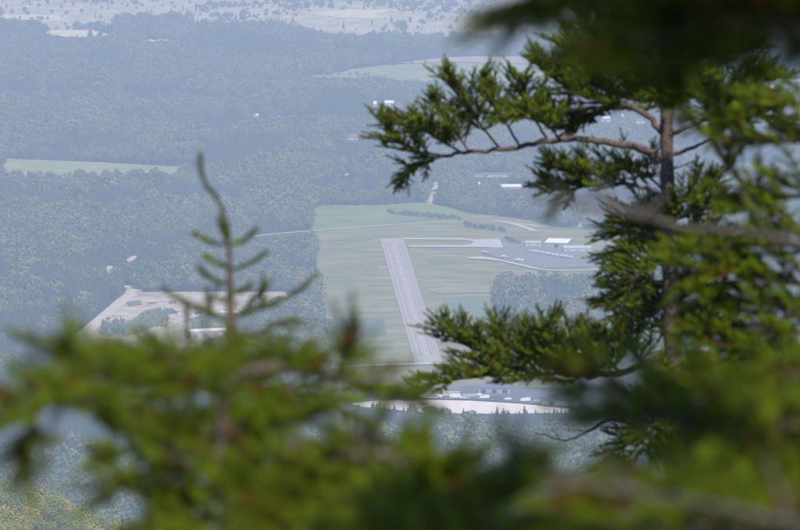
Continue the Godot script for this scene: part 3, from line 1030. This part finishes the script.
# A bough along given points. look: start (where needles begin, 0..1), twig (longest side twig, m), gap (between twigs, m), shoot (m), lift (how far twigs rise), and colour weights.
func bough(tree: Node3D, world_pts: Array, r0: float, r1: float, look: Dictionary):
	var org := tree.position
	var pts := []
	for p in world_pts: pts.append(p - org)
	pts = smooth(pts, 6)
	for i in range(1, pts.size() - 1): pts[i] += Vector3(rng.randf_range(-1, 1), rng.randf_range(-1, 1), rng.randf_range(-1, 1)) * r0 * 0.35
	var total := 0.0
	var acc := [0.0]
	for i in pts.size() - 1:
		total += pts[i].distance_to(pts[i + 1])
		acc.append(total)
	var rad := []
	for i in pts.size(): rad.append(lerpf(r0, r1, pow(acc[i] / total, 0.8)) * rng.randf_range(0.92, 1.1))
	var st := SurfaceTool.new()
	st.begin(Mesh.PRIMITIVE_TRIANGLES)
	tube_into(st, pts, rad, 7)
	var store := []
	for i in shoots.size(): store.append(PackedFloat32Array())
	var gap: float = look.get("gap", 0.05)
	var sh: float = look.get("shoot", 0.09)
	var twig: float = look.get("twig", 0.3)
	var lift: float = look.get("lift", 0.25)
	var droop: float = look.get("droop", 0.0)
	var bare: bool = look.get("bare", false)
	var full: int = look.get("full", 1)
	var s: float = total * look.get("start", 0.2)
	var side := 1.0
	if look.get("slim", false): s = total
	while s < total:
		var i := 0
		while i < acc.size() - 2 and acc[i + 1] < s: i += 1
		var k: float = (s - acc[i]) / maxf(acc[i + 1] - acc[i], 0.0001)
		var p: Vector3 = pts[i].lerp(pts[i + 1], k)
		var t: Vector3 = (pts[i + 1] - pts[i]).normalized()
		var f := s / total
		var lat := t.cross(Vector3.UP).normalized() * side
		side = -side
		var up := lat.cross(t).normalized()
		if up.y < 0: up = -up
		var dir: Vector3 = (lat * rng.randf_range(0.5, 1.0) + t * rng.randf_range(0.45, 0.9) + up * (lift + rng.randfn() * look.get("spread", 0.35))).normalized()
		var len: float = twig * (1.0 - 0.72 * f) * rng.randf_range(0.55, 1.1) + sh * 0.4
		var tp := [p]
		var d := dir
		var n := maxi(2, int(len / (sh * 0.5)))
		for j in n:
			d = (d + t * 0.06 + Vector3(0, 0.05 - droop, 0) + Vector3(rng.randfn(), rng.randfn(), rng.randfn()) * 0.06).normalized()
			tp.append(tp[-1] + d * (len / n))
		var tr := []
		for j in tp.size(): tr.append(lerpf(minf(r1 * 1.2, 0.006), 0.0016, float(j) / (tp.size() - 1)))
		tube_into(st, tp, tr, 4)
		if not bare:
			for j in range(1, tp.size()):
				var q: Vector3 = tp[j]
				var td: Vector3 = (tp[j] - tp[j - 1]).normalized()
				var ff := float(j) / (tp.size() - 1)
				put_shoot(store, tp[j - 1], td + Vector3(0, 0.05, 0), tp[j].distance_to(tp[j - 1]) * 1.15, look, ff * 0.6)
				var tl := td.cross(Vector3.UP).normalized()
				var tu := tl.cross(td).normalized()
				if tu.y < 0: tu = -tu
				for w in [-1.0, 1.0] if full < 2 else [-1.0, 1.0, -0.4, 0.5]:
					if rng.randf() < 0.82:
						put_shoot(store, q, td * 0.8 + tl * w * rng.randf_range(0.5, 1.0) + tu * (lift * 0.6 + rng.randfn() * 0.3), sh * rng.randf_range(0.6, 1.15) * (1.0 - 0.3 * ff), look, ff)
			put_shoot(store, tp[-1], d, sh, look, 1.0)
		s += gap * rng.randf_range(0.6, 1.4)
	if not bare:
		# needles along the young end of the bough itself
		for i in range(int(pts.size() * (0.0 if look.get("slim", false) else maxf(look.get("start", 0.2), 0.3))), pts.size() - 1):
			var seg: Vector3 = pts[i + 1] - pts[i]
			var m := maxi(1, int(seg.length() / (sh * (0.2 if look.get("slim", false) else 0.6))))
			for j in m: put_shoot(store, pts[i] + seg * (float(j) / m), seg + Vector3(0, seg.length() * 0.1, 0), sh * 0.8, look, 0.4)
		put_shoot(store, pts[-1], pts[-1] - pts[-2], sh * (0.6 if look.get("slim", false) else 1.2), look, 1.0)
	var br := obj("dead_branch" if bare else "branch", st.commit(), mats.dead if bare else mats.bark, tree)
	for i in shoots.size():
		if store[i].size() == 0: continue
		var mm := MultiMesh.new()
		mm.transform_format = MultiMesh.TRANSFORM_3D
		mm.use_colors = true
		mm.mesh = shoots[i]
		mm.instance_count = store[i].size() / 16
		mm.buffer = store[i]
		n_shoots += mm.instance_count
		var mi := MultiMeshInstance3D.new()
		mi.name = "needles"
		mi.multimesh = mm
		mi.material_override = mats.needle
		mi.set_meta("kind", "stuff")
		br.add_child(mi, true)

var n_shoots := 0

# points given as [px, py] or [px, py, extra distance]
var shift_y := 0.0
func line3(list: Array, d: float) -> Array:
	var out := []
	for q in list: out.append(at(q[0], q[1] + shift_y, d + (q[2] if q.size() > 2 else 0.0)))
	return out

func spruce(trunk: Array, d: float, r0: float, r1: float, label: String) -> Node3D:
	var pts := line3(trunk, d)
	var foot: Vector3 = pts[0]
	var g := slope_height(foot.x, foot.z)
	var base := Vector3(foot.x, g, foot.z)
	var t := thing("spruce_tree", base, 0, label, "tree")
	var local := [Vector3(0, -0.15, 0)]
	for p in pts: local.append(p - base)
	local = smooth(local, 5)
	var rad := []
	for i in local.size():
		var f := float(i) / (local.size() - 1)
		rad.append(lerpf(r0, r1, f) * rng.randf_range(0.95, 1.06) + 0.02 * maxf(0.0, 0.1 - f) * r0 / 0.1)
	obj("trunk", tube_mesh(local, rad, 12), mats.bark, t)
	return t

func fill_whorls(tree: Node3D, d: float, px: float, y0: float, y1: float, n: int, look: Dictionary):
	for i in n:
		var f := float(i) / n
		var a := i * 2.4 + rng.randf()
		var p := at(px, lerpf(y0, y1, f), d)
		var l := (0.06 + 0.10 * f) * rng.randf_range(0.8, 1.2)
		var o := Vector3(cos(a), 0.15, sin(a)) * l
		bough(tree, [p, p + o * 0.5 + Vector3(0, -0.01, 0), p + o], 0.006, 0.003, look)

func with(a: Dictionary, b: Dictionary) -> Dictionary:
	var c := a.duplicate()
	c.merge(b, true)
	return c

func near_trees():
	make_shoots()
	# --- the old spruce with the long bare bough ---
	var D := 42.0
	var T := spruce([[676, 545], [675, 460], [674, 380], [671, 300], [669, 220], [667, 150], [666, 90], [665, 30], [664, -40]], D, 0.085, 0.025, "tall old spruce with a long bare-stemmed bough reaching over the valley")
	var F := {"twig": 0.30, "gap": 0.020, "shoot": 0.10, "lift": 0.3, "fresh": 0.36, "start": 0.15, "wide": 1.35, "full": 2}
	bough(T, line3([[660, 160], [640, 149], [605, 142], [560, 140], [510, 148], [465, 153], [440, 156], [415, 150], [395, 137], [384, 125]], D), 0.032, 0.006, with(F, {"start": 0.80, "twig": 0.5, "spread": 0.5}))
	bough(T, line3([[450, 155], [430, 160], [412, 168], [400, 178]], D), 0.01, 0.004, with(F, {"twig": 0.16, "lift": -0.1}))
	bough(T, line3([[462, 153, -0.1], [440, 140, -0.3], [418, 128, -0.4], [400, 122, -0.5]], D), 0.01, 0.004, with(F, {"twig": 0.28}))
	bough(T, line3([[470, 152, 0.1], [455, 132, 0.2], [442, 112, 0.3], [434, 100, 0.3]], D), 0.01, 0.004, with(F, {"twig": 0.22}))
	bough(T, line3([[500, 148], [480, 125, -0.2], [462, 100, -0.3], [445, 80, -0.3]], D), 0.011, 0.004, with(F, {"twig": 0.32, "start": 0.3}))
	bough(T, line3([[520, 146], [505, 122, 0.2], [490, 100, 0.3], [480, 82, 0.3]], D), 0.011, 0.004, with(F, {"twig": 0.32, "start": 0.35}))
	bough(T, line3([[548, 141], [535, 118, -0.1], [528, 98, -0.2], [519, 78, -0.3]], D), 0.011, 0.004, with(F, {"twig": 0.3, "start": 0.25}))
	bough(T, line3([[560, 140], [550, 128, -0.3], [530, 116, -0.5], [505, 118, -0.6]], D), 0.011, 0.004, with(F, {"twig": 0.3, "start": 0.3}))
	bough(T, line3([[575, 140], [562, 122, 0.2], [556, 112, 0.3]], D), 0.009, 0.004, with(F, {"twig": 0.22, "start": 0.2}))
	# upper boughs
	bough(T, line3([[663, 133], [645, 114], [622, 104], [600, 100], [575, 92], [555, 78], [541, 66]], D), 0.026, 0.005, with(F, {"start": 0.35, "twig": 0.6, "gap": 0.018}))
	bough(T, line3([[610, 102], [595, 112, 0.2], [580, 122, 0.3], [572, 128, 0.3]], D), 0.01, 0.004, with(F, {"twig": 0.28, "lift": 0.0}))
	bough(T, line3([[622, 104], [605, 88, 0.2], [590, 72, 0.3], [575, 60, 0.3]], D), 0.01, 0.004, with(F, {"twig": 0.35}))
	bough(T, line3([[665, 100], [645, 84], [620, 72], [595, 60], [570, 48]], D), 0.02, 0.005, with(F, {"twig": 0.6, "gap": 0.018}))
	bough(T, line3([[665, 70], [640, 50], [615, 38], [590, 30]], D), 0.016, 0.004, with(F, {"twig": 0.5, "gap": 0.018}))
	bough(T, line3([[665, 92], [690, 72], [720, 60], [745, 50]], D), 0.018, 0.004, with(F, {"twig": 0.5, "gap": 0.018}))
	bough(T, line3([[666, 110, 0.3], [650, 95, 0.9], [640, 82, 1.4]], D), 0.015, 0.004, with(F, {"twig": 0.5}))
	bough(T, line3([[667, 108, -0.1], [680, 98, -0.7], [690, 90, -1.3]], D), 0.015, 0.004, with(F, {"twig": 0.5}))
	bough(T, line3([[668, 136], [690, 126], [715, 116], [745, 112], [778, 118]], D), 0.022, 0.005, with(F, {"twig": 0.55, "start": 0.35, "gap": 0.018}))
	bough(T, line3([[669, 156], [690, 149], [708, 140], [725, 128], [745, 118]], D), 0.018, 0.004, with(F, {"twig": 0.4, "start": 0.5}))
	bough(T, line3([[700, 122], [725, 100, -0.2], [748, 86, -0.3], [768, 80, -0.3]], D), 0.012, 0.004, with(F, {"twig": 0.5, "fresh": 0.5}))
	bough(T, line3([[669, 170], [682, 166], [692, 162]], D), 0.008, 0.003, with(F, {"bare": true, "twig": 0.1, "gap": 0.1}))
	# middle boughs
	bough(T, line3([[664, 202], [645, 188], [615, 184], [585, 186], [562, 190], [545, 184]], D), 0.022, 0.005, with(F, {"twig": 0.42, "start": 0.25, "gap": 0.018}))
	bough(T, line3([[600, 185], [580, 176, -0.1], [562, 168, -0.2], [550, 166, -0.2]], D), 0.01, 0.004, with(F, {"twig": 0.26}))
	bough(T, line3([[664, 190], [650, 178, 0.2], [632, 170, 0.4], [612, 172, 0.5]], D), 0.012, 0.004, with(F, {"twig": 0.3, "start": 0.35}))
	bough(T, line3([[669, 212], [684, 200], [700, 190], [715, 182]], D), 0.015, 0.004, with(F, {"twig": 0.3}))
	bough(T, line3([[670, 222, -0.1], [690, 214, -0.4], [712, 208, -0.5], [740, 206, -0.5]], D), 0.015, 0.004, with(F, {"twig": 0.32}))
	bough(T, line3([[668, 235], [650, 236], [632, 244], [622, 258], [615, 270]], D), 0.018, 0.005, with(F, {"twig": 0.4, "start": 0.2}))
	bough(T, line3([[669, 225, 0.2], [650, 218, 0.5], [628, 226, 0.7], [614, 236, 0.8]], D), 0.014, 0.004, with(F, {"twig": 0.36}))
	bough(T, line3([[670, 282], [650, 284], [630, 292], [615, 300], [604, 304]], D), 0.018, 0.005, with(F, {"twig": 0.36, "start": 0.2}))
	bough(T, line3([[670, 262, -0.3], [648, 268, -0.7], [632, 284, -0.9], [618, 318, -0.9]], D), 0.014, 0.004, with(F, {"twig": 0.34}))
	bough(T, line3([[671, 250], [690, 246, 0.3], [712, 250, 0.4], [728, 262, 0.4]], D), 0.016, 0.004, with(F, {"twig": 0.4}))
	bough(T, line3([[672, 290], [690, 288, 0.5], [712, 296, 0.6], [726, 312, 0.6]], D), 0.016, 0.004, with(F, {"twig": 0.42}))
	bough(T, line3([[672, 310, 0.4], [660, 306, 1.0], [645, 318, 1.3], [636, 330, 1.4]], D), 0.014, 0.004, with(F, {"twig": 0.4}))
	bough(T, line3([[672, 255, 0.3], [672, 246, 1.0], [668, 250, 1.5]], D), 0.014, 0.004, with(F, {"twig": 0.5}))
	bough(T, line3([[672, 330], [695, 326, 0.5], [718, 334, 0.7], [738, 350, 0.7]], D), 0.016, 0.004, with(F, {"twig": 0.45}))
	# low bough over the yard
	bough(T, line3([[673, 352], [650, 362], [620, 372], [590, 376], [560, 372], [535, 374], [508, 366], [480, 352], [458, 340], [444, 332]], D), 0.03, 0.005, with(F, {"start": 0.30, "twig": 0.55, "gap": 0.017}))
	bough(T, line3([[520, 370], [500, 374, -0.1], [470, 378, -0.3], [440, 382, -0.3], [420, 388, -0.3]], D), 0.012, 0.004, with(F, {"twig": 0.3, "fresh": 0.4}))
	bough(T, line3([[540, 373], [520, 352, 0.2], [505, 338, 0.3], [494, 328, 0.3]], D), 0.012, 0.004, with(F, {"twig": 0.3}))
	bough(T, line3([[560, 372], [552, 352, -0.2], [546, 338, -0.2], [549, 324, -0.2]], D), 0.012, 0.004, with(F, {"twig": 0.34}))
	bough(T, line3([[590, 376], [580, 358, 0.2], [574, 346, 0.2], [572, 336, 0.2]], D), 0.012, 0.004, with(F, {"twig": 0.3}))
	bough(T, line3([[620, 372], [605, 356, -0.2], [592, 346, -0.3], [584, 338, -0.3]], D), 0.012, 0.004, with(F, {"twig": 0.36}))
	bough(T, line3([[645, 364], [632, 350, 0.2], [620, 342, 0.3], [612, 340, 0.3]], D), 0.012, 0.004, with(F, {"twig": 0.36}))
	bough(T, line3([[674, 400], [640, 412], [600, 425], [570, 440], [535, 432]], D), 0.02, 0.004, with(F, {"bare": true, "twig": 0.3, "gap": 0.2}))
	bough(T, line3([[674, 420], [650, 432, 0.3], [625, 448, 0.3], [610, 470, 0.3]], D), 0.016, 0.004, with(F, {"twig": 0.4}))
	bough(T, line3([[674, 380, -0.1], [682, 384, -0.6], [690, 398, -0.9], [694, 420, -0.9]], D), 0.014, 0.004, with(F, {"twig": 0.34}))
	bough(T, line3([[675, 410, -0.1], [662, 414, -0.6], [652, 430, -0.9], [648, 452, -0.9]], D), 0.014, 0.004, with(F, {"twig": 0.34}))
	bough(T, line3([[675, 440, -0.1], [682, 446, -0.6], [688, 462, -0.9]], D), 0.014, 0.004, with(F, {"twig": 0.34}))
	bough(T, line3([[675, 430], [705, 440, 0.3], [735, 456, 0.3], [750, 476, 0.3]], D), 0.016, 0.004, with(F, {"twig": 0.4}))
	# --- young leader in front of the sand pit ---
	D = 15.0
	var Y := spruce([[236, 520], [233, 420], [231, 340], [230, 290], [229, 240]], D, 0.030, 0.004, "young spruce top with a crooked bare leader above the sand pit")
	var G := {"twig": 0.05, "gap": 0.03, "shoot": 0.085, "lift": 0.1, "fresh": 1.2, "start": 0.1, "wide": 1.0}
	bough(Y, line3([[229, 246], [227, 228], [220, 205], [209, 190], [203, 176], [201, 166]], D), 0.0035, 0.0025, with(G, {"slim": true, "shoot": 0.055, "wide": 1.1}))
	for w in [[229, 246, 198, 236], [229, 246, 252, 234], [229, 246, 222, 228], [229, 268, 208, 258], [229, 272, 262, 256], [229, 284, 207, 275], [230, 292, 246, 288]]:
		bough(Y, line3([[w[0], w[1]], [(w[0] + w[2]) * 0.5, (w[1] + w[3]) * 0.5 + 2, rng.randf_range(-0.05, 0.05)], [w[2], w[3], rng.randf_range(-0.1, 0.1)]], D), 0.0025, 0.0015, with(G, {"slim": true, "shoot": 0.065, "wide": 0.95}))
	bough(Y, line3([[231, 345], [230, 310], [229.5, 275], [229, 244]], D + 0.02), 0.003, 0.003, with(G, {"slim": true, "shoot": 0.06}))
	bough(Y, line3([[231, 322], [215, 316], [196, 308], [176, 298]], D), 0.0035, 0.002, with(G, {"slim": true, "shoot": 0.075, "wide": 0.95}))
	bough(Y, line3([[231, 318], [250, 312], [270, 305], [288, 297], [303, 287]], D), 0.0035, 0.002, with(G, {"slim": true, "shoot": 0.075, "wide": 0.95}))
	bough(Y, line3([[215, 316], [211, 308], [212, 300], [222, 302]], D), 0.0025, 0.0015, with(G, {"slim": true, "shoot": 0.065, "wide": 0.95}))
	bough(Y, line3([[240, 314], [248, 306], [254, 300]], D), 0.0025, 0.0015, with(G, {"slim": true, "shoot": 0.065, "wide": 0.95}))
	bough(Y, line3([[262, 308], [262, 300], [264, 290]], D), 0.0025, 0.0015, with(G, {"slim": true, "shoot": 0.065, "wide": 0.95}))
	bough(Y, line3([[231, 334], [255, 334], [275, 326], [290, 322]], D), 0.006, 0.003, with(G, {"twig": 0.06, "shoot": 0.06}))
	bough(Y, line3([[189, 345], [188, 330], [187, 316]], D), 0.0025, 0.0015, with(G, {"slim": true, "shoot": 0.065, "wide": 0.95}))
	bough(Y, line3([[232, 362], [205, 362], [180, 358], [150, 356]], D), 0.006, 0.003, with(G, {"twig": 0.07, "shoot": 0.065}))
	bough(Y, line3([[232, 362], [262, 362], [290, 358], [312, 358]], D), 0.006, 0.003, with(G, {"twig": 0.07, "shoot": 0.065}))
	bough(Y, line3([[233, 390], [200, 385], [165, 392], [130, 410]], D), 0.012, 0.004, with(G, {"twig": 0.16, "shoot": 0.08}))
	bough(Y, line3([[233, 390], [270, 388], [310, 396], [340, 410]], D), 0.012, 0.004, with(G, {"twig": 0.16, "shoot": 0.08}))
	# --- close, soft boughs: lower left ---
	D = 8.5
	var N := {"twig": 0.05, "gap": 0.016, "shoot": 0.055, "lift": 0.25, "fresh": 0.5, "start": 0.05, "brown": 0.06, "wide": 1.2, "full": 2}
	shift_y = 17.0
	var A := spruce([[228, 640], [226, 540], [224, 470], [222, 400], [224, 352]], D, 0.015, 0.005, "dense spruce top spreading below the young leader")
	bough(A, line3([[222, 365], [180, 356], [130, 352], [90, 348], [52, 332]], D), 0.008, 0.004, N)
	bough(A, line3([[224, 358], [270, 352], [320, 358], [370, 372], [408, 382]], D), 0.008, 0.004, with(N, {"brown": 0.08}))
	bough(A, line3([[222, 375, -0.2], [160, 362, -0.5], [100, 372, -0.8], [40, 392, -1.0], [-20, 418, -1.1]], D), 0.009, 0.004, with(N, {"twig": 0.045}))
	bough(A, line3([[40, 392, -1.0], [30, 412, -1.0], [26, 440, -1.0]], D), 0.004, 0.003, with(N, {"twig": 0.02}))
	bough(A, line3([[70, 385, -0.8], [95, 400, -0.8], [108, 410, -0.8]], D), 0.004, 0.003, with(N, {"twig": 0.02}))
	bough(A, line3([[222, 370, 0.2], [240, 356, 0.4], [262, 345, 0.5], [284, 345, 0.5]], D), 0.007, 0.004, N)
	bough(A, line3([[224, 420], [180, 418, 0.3], [140, 432, 0.4], [110, 440, 0.4]], D), 0.007, 0.003, with(N, {"twig": 0.040}))
	bough(A, line3([[224, 445], [190, 452], [150, 462], [105, 470]], D), 0.008, 0.004, with(N, {"brown": 0.12}))
	bough(A, line3([[224, 440, 0.3], [250, 420, 0.4], [280, 405, 0.5], [310, 400, 0.6]], D), 0.008, 0.004, with(N, {"brown": 0.1}))
	bough(A, line3([[226, 500], [190, 502], [160, 512], [140, 530]], D), 0.008, 0.004, N)
	bough(A, line3([[226, 500, -0.3], [250, 478, -0.5], [275, 455, -0.6], [290, 440, -0.6]], D), 0.008, 0.004, with(N, {"fresh": 0.7}))
	bough(A, line3([[226, 540, -0.5], [200, 530, -0.7], [170, 525, -0.8]], D), 0.008, 0.004, with(N, {"fresh": 0.7}))
	bough(A, line3([[226, 470, 0.4], [215, 440, 0.6], [190, 420, 0.7], [176, 412, 0.7]], D), 0.008, 0.004, N)
	bough(A, line3([[226, 540], [260, 528], [300, 520], [330, 512]], D), 0.008, 0.004, N)
	bough(A, line3([[225, 500, 0.2], [240, 480, 0.3], [262, 490, 0.4], [285, 520, 0.4]], D), 0.008, 0.004, N)
	bough(A, line3([[330, 362, 0.4], [345, 345, 0.4], [352, 322, 0.4]], D), 0.003, 0.002, with(N, {"twig": 0.0, "shoot": 0.06, "gap": 0.015}))
	fill_whorls(A, 8.5, 225, 430, 560, 6, N)
	# --- lower middle ---
	shift_y = 20.0
	D = 7.6
	var B := spruce([[372, 640], [371, 540], [370, 470], [368, 420], [366, 404]], D, 0.018, 0.008, "dark-stemmed spruce top in the hollow below the gravel yard")
	bough(B, line3([[369, 430], [392, 440], [420, 462], [452, 476]], D), 0.008, 0.004, N)
	bough(B, line3([[369, 440], [350, 436], [325, 440], [300, 452]], D), 0.007, 0.004, with(N, {"twig": 0.030}))
	bough(B, line3([[370, 480], [410, 478], [440, 468], [462, 446]], D), 0.008, 0.004, with(N, {"twig": 0.045}))
	bough(B, line3([[370, 500, -0.3], [430, 500, -0.5], [490, 486, -0.6], [522, 446, -0.6]], D), 0.008, 0.004, with(N, {"twig": 0.050}))
	bough(B, line3([[370, 500, -0.2], [430, 492, -0.3], [500, 478, -0.3], [545, 462, -0.3]], D), 0.008, 0.004, with(N, {"twig": 0.045}))
	bough(B, line3([[371, 520], [420, 516], [490, 508], [560, 506]], D), 0.009, 0.004, with(N, {"twig": 0.075}))
	bough(B, line3([[371, 540, -0.5], [450, 532, -0.8], [530, 524, -1.0], [600, 528, -1.0]], D), 0.009, 0.004, with(N, {"twig": 0.070}))
	bough(B, line3([[371, 510], [340, 496], [310, 500], [285, 512]], D), 0.008, 0.004, with(N, {"twig": 0.060}))
	bough(B, line3([[371, 540, -0.3], [340, 530, -0.5], [310, 528, -0.6]], D), 0.008, 0.004, N)
	bough(B, line3([[370, 470, 0.4], [372, 455, 0.8], [376, 450, 1.2]], D), 0.008, 0.004, with(N, {"twig": 0.080}))
	bough(B, line3([[371, 505, 0.2], [376, 492, 0.6], [390, 490, 0.9]], D), 0.008, 0.004, with(N, {"twig": 0.090}))
	fill_whorls(B, 7.6, 371, 480, 560, 5, N)
	shift_y = 0.0
	# --- lower right: soft boughs ---
	D = 7.4
	var C := spruce([[846, 640], [842, 540], [838, 470], [834, 400], [830, 330]], D, 0.03, 0.012, "spruce with drooping soft boughs covering the foot of the old spruce")
	bough(C, line3([[835, 420], [790, 410], [730, 404], [670, 398], [615, 390], [572, 384]], D), 0.010, 0.004, with(N, {"twig": 0.070}))
	bough(C, line3([[835, 430, -0.3], [780, 428, -0.5], [720, 424, -0.6], [660, 420, -0.7], [600, 418, -0.7]], D), 0.009, 0.004, with(N, {"twig": 0.060, "brown": 0.1}))
	bough(C, line3([[832, 380], [800, 378], [760, 384], [715, 400]], D), 0.008, 0.004, N)
	bough(C, line3([[834, 400, 0.3], [795, 395, 0.5], [760, 400, 0.6], [735, 410, 0.6]], D), 0.008, 0.004, N)
	bough(C, line3([[836, 440], [800, 436], [760, 436], [715, 434]], D), 0.009, 0.004, with(N, {"brown": 0.5, "fresh": 0.15}))
	bough(C, line3([[838, 470], [790, 466, 0.5], [755, 470, 0.8], [735, 484, 0.9]], D), 0.008, 0.004, N)
	D = 6.5
	bough(C, line3([[840, 500], [790, 492], [740, 486], [690, 484], [640, 480]], D), 0.009, 0.004, with(N, {"twig": 0.045}))
	bough(C, line3([[840, 505, 0.8], [800, 490, 1.0], [770, 478, 1.2], [745, 470, 1.3]], D), 0.008, 0.004, N)
	bough(C, line3([[842, 530], [790, 520], [745, 512], [700, 516]], D), 0.009, 0.004, N)
	bough(C, line3([[842, 545, -0.4], [760, 536, -0.6], [690, 530, -0.8], [620, 520, -0.9]], D), 0.009, 0.004, with(N, {"twig": 0.070}))
	bough(C, line3([[842, 530, -0.2], [740, 520, -0.4], [660, 506, -0.6], [590, 500, -0.8]], D), 0.009, 0.004, with(N, {"twig": 0.050}))
	bough(C, line3([[848, 552], [790, 524], [720, 508], [650, 496], [590, 484], [545, 474]], D - 1.2), 0.005, 0.003, {"bare": true, "twig": 0.040, "gap": 0.09, "start": 0.2})
	# --- spruce at middle distance on the right ---
	D = 19.0
	var E := spruce([[842, 560], [838, 440], [834, 320], [828, 220], [822, 120], [818, 40]], D, 0.06, 0.02, "yellow-green spruce reaching light boughs across the old trunk")
	var H := {"twig": 0.22, "gap": 0.02, "shoot": 0.085, "lift": 0.15, "fresh": 0.6, "start": 0.1, "brown": 0.03, "wide": 1.15, "full": 2}
	bough(E, line3([[828, 236], [790, 222], [755, 198], [728, 164], [708, 136], [694, 118]], D), 0.014, 0.004, with(H, {"twig": 0.16, "start": 0.1, "gap": 0.05}))
	bough(E, line3([[826, 150], [800, 142], [775, 140], [748, 142]], D), 0.01, 0.004, H)
	bough(E, line3([[824, 110], [800, 104], [775, 104], [745, 112], [720, 120]], D), 0.01, 0.004, with(H, {"twig": 0.2}))
	bough(E, line3([[828, 200], [795, 196], [765, 204], [735, 212]], D), 0.01, 0.004, with(H, {"twig": 0.16}))
	bough(E, line3([[830, 250], [795, 246], [755, 244], [715, 246], [690, 252]], D), 0.012, 0.004, H)
	bough(E, line3([[832, 290], [790, 282], [750, 274], [712, 270], [686, 276]], D), 0.012, 0.004, H)
	bough(E, line3([[834, 310], [800, 308], [760, 300], [720, 300], [694, 306]], D), 0.012, 0.004, H)
	bough(E, line3([[834, 335], [790, 330], [750, 330], [715, 326], [690, 334]], D), 0.012, 0.004, H)
	bough(E, line3([[835, 360], [795, 352], [755, 350], [720, 352], [695, 362]], D), 0.012, 0.004, with(H, {"brown": 0.06}))
	bough(E, line3([[836, 390], [795, 380], [760, 374], [725, 378]], D), 0.012, 0.004, H)
	bough(E, line3([[837, 420], [795, 410], [755, 406], [720, 412], [690, 420]], D), 0.012, 0.004, H)
	bough(E, line3([[838, 470], [795, 462], [755, 460], [715, 470]], D), 0.012, 0.004, H)
	bough(E, line3([[839, 500], [795, 492], [760, 496], [730, 510]], D), 0.012, 0.004, H)
	# --- overhead bough, very close ---
	D = 6.4
	shift_y = -18.0
	var O := spruce([[900, 640], [895, 420], [890, 200], [885, 40], [882, -200], [880, -460]], D, 0.035, 0.015, "shadowy spruce hanging a dark bough across the upper corner")
	var K := {"twig": 0.06, "gap": 0.016, "shoot": 0.075, "lift": -0.05, "fresh": 0.08, "start": 0.05, "brown": 0.04, "wide": 1.2}
	bough(O, line3([[885, 60], [820, 40], [750, 34], [690, 30], [620, 16], [560, 10]], D), 0.014, 0.005, K)
	bough(O, line3([[885, 40, 0.4], [800, 28, 0.5], [730, 24, 0.6], [660, 40, 0.7], [610, 60, 0.7]], D), 0.012, 0.005, K)
	bough(O, line3([[886, 50, -0.4], [820, 46, -0.5], [760, 40, -0.6], [700, 44, -0.6], [650, 62, -0.6]], D), 0.012, 0.005, K)
	bough(O, line3([[884, -10], [800, -8], [720, -10], [640, -6], [580, 4]], D), 0.012, 0.005, K)
	bough(O, line3([[884, -20, 0.5], [800, -20, 0.5], [720, -22, 0.5], [640, -20, 0.5], [560, -8, 0.5], [545, 22, 0.5]], D), 0.012, 0.004, with(K, {"twig": 0.1}))
	bough(O, line3([[884, -40, 0.2], [780, -44, 0.2], [680, -46, 0.2], [580, -36, 0.2]], D), 0.012, 0.004, K)
	bough(O, line3([[884, -50, -0.3], [780, -60, -0.3], [680, -66, -0.3], [590, -60, -0.3]], D), 0.012, 0.004, K)
	for k in 4:      # unseen boughs added above the frame to keep sun off the overhead bough
		var yy := -60.0 - 52.0 * k
		for q in [-0.8, -0.5, -0.2, 0.1]:
			bough(O, line3([[884, yy, q * 0.3], [800, yy + 10, q], [690, yy - 6, q * 1.1], [560 + k * 14, yy + 14, q * 1.1]], D), 0.012, 0.004, with(K, {"twig": 0.14, "gap": 0.02}))
	bough(O, line3([[690, 30], [684, 60, 0.1], [676, 90, 0.1]], D), 0.006, 0.003, with(K, {"twig": 0.04}))
	bough(O, line3([[560, 10], [540, 22, 0.1], [515, 32, 0.1], [488, 38, 0.1]], D), 0.003, 0.002, with(K, {"twig": 0.0, "shoot": 0.035}))
	# --- grey dead bough ---
	shift_y = 4.0
	D = 9.5
	var W := spruce([[880, 640], [876, 480], [872, 340], [868, 244], [864, 130]], D, 0.03, 0.012, "spruce with a weathered grey dead bough crossing the old trunk")
	bough(W, line3([[870, 252], [800, 240], [745, 228], [690, 224], [650, 214], [610, 206], [570, 202], [530, 194]], D), 0.0072, 0.003, {"bare": true, "twig": 0.09, "gap": 0.09, "start": 0.1})
	bough(W, line3([[650, 214], [620, 200, 0.1], [585, 194, 0.1], [545, 196, 0.1]], D), 0.005, 0.003, {"bare": true, "twig": 0.06, "gap": 0.06, "start": 0.1})
	bough(W, line3([[562, 200], [556, 205], [551, 210]], D), 0.002, 0.0015, with(N, {"slim": true, "shoot": 0.03, "fresh": 0.1}))
	print("shoots ", n_shoots)
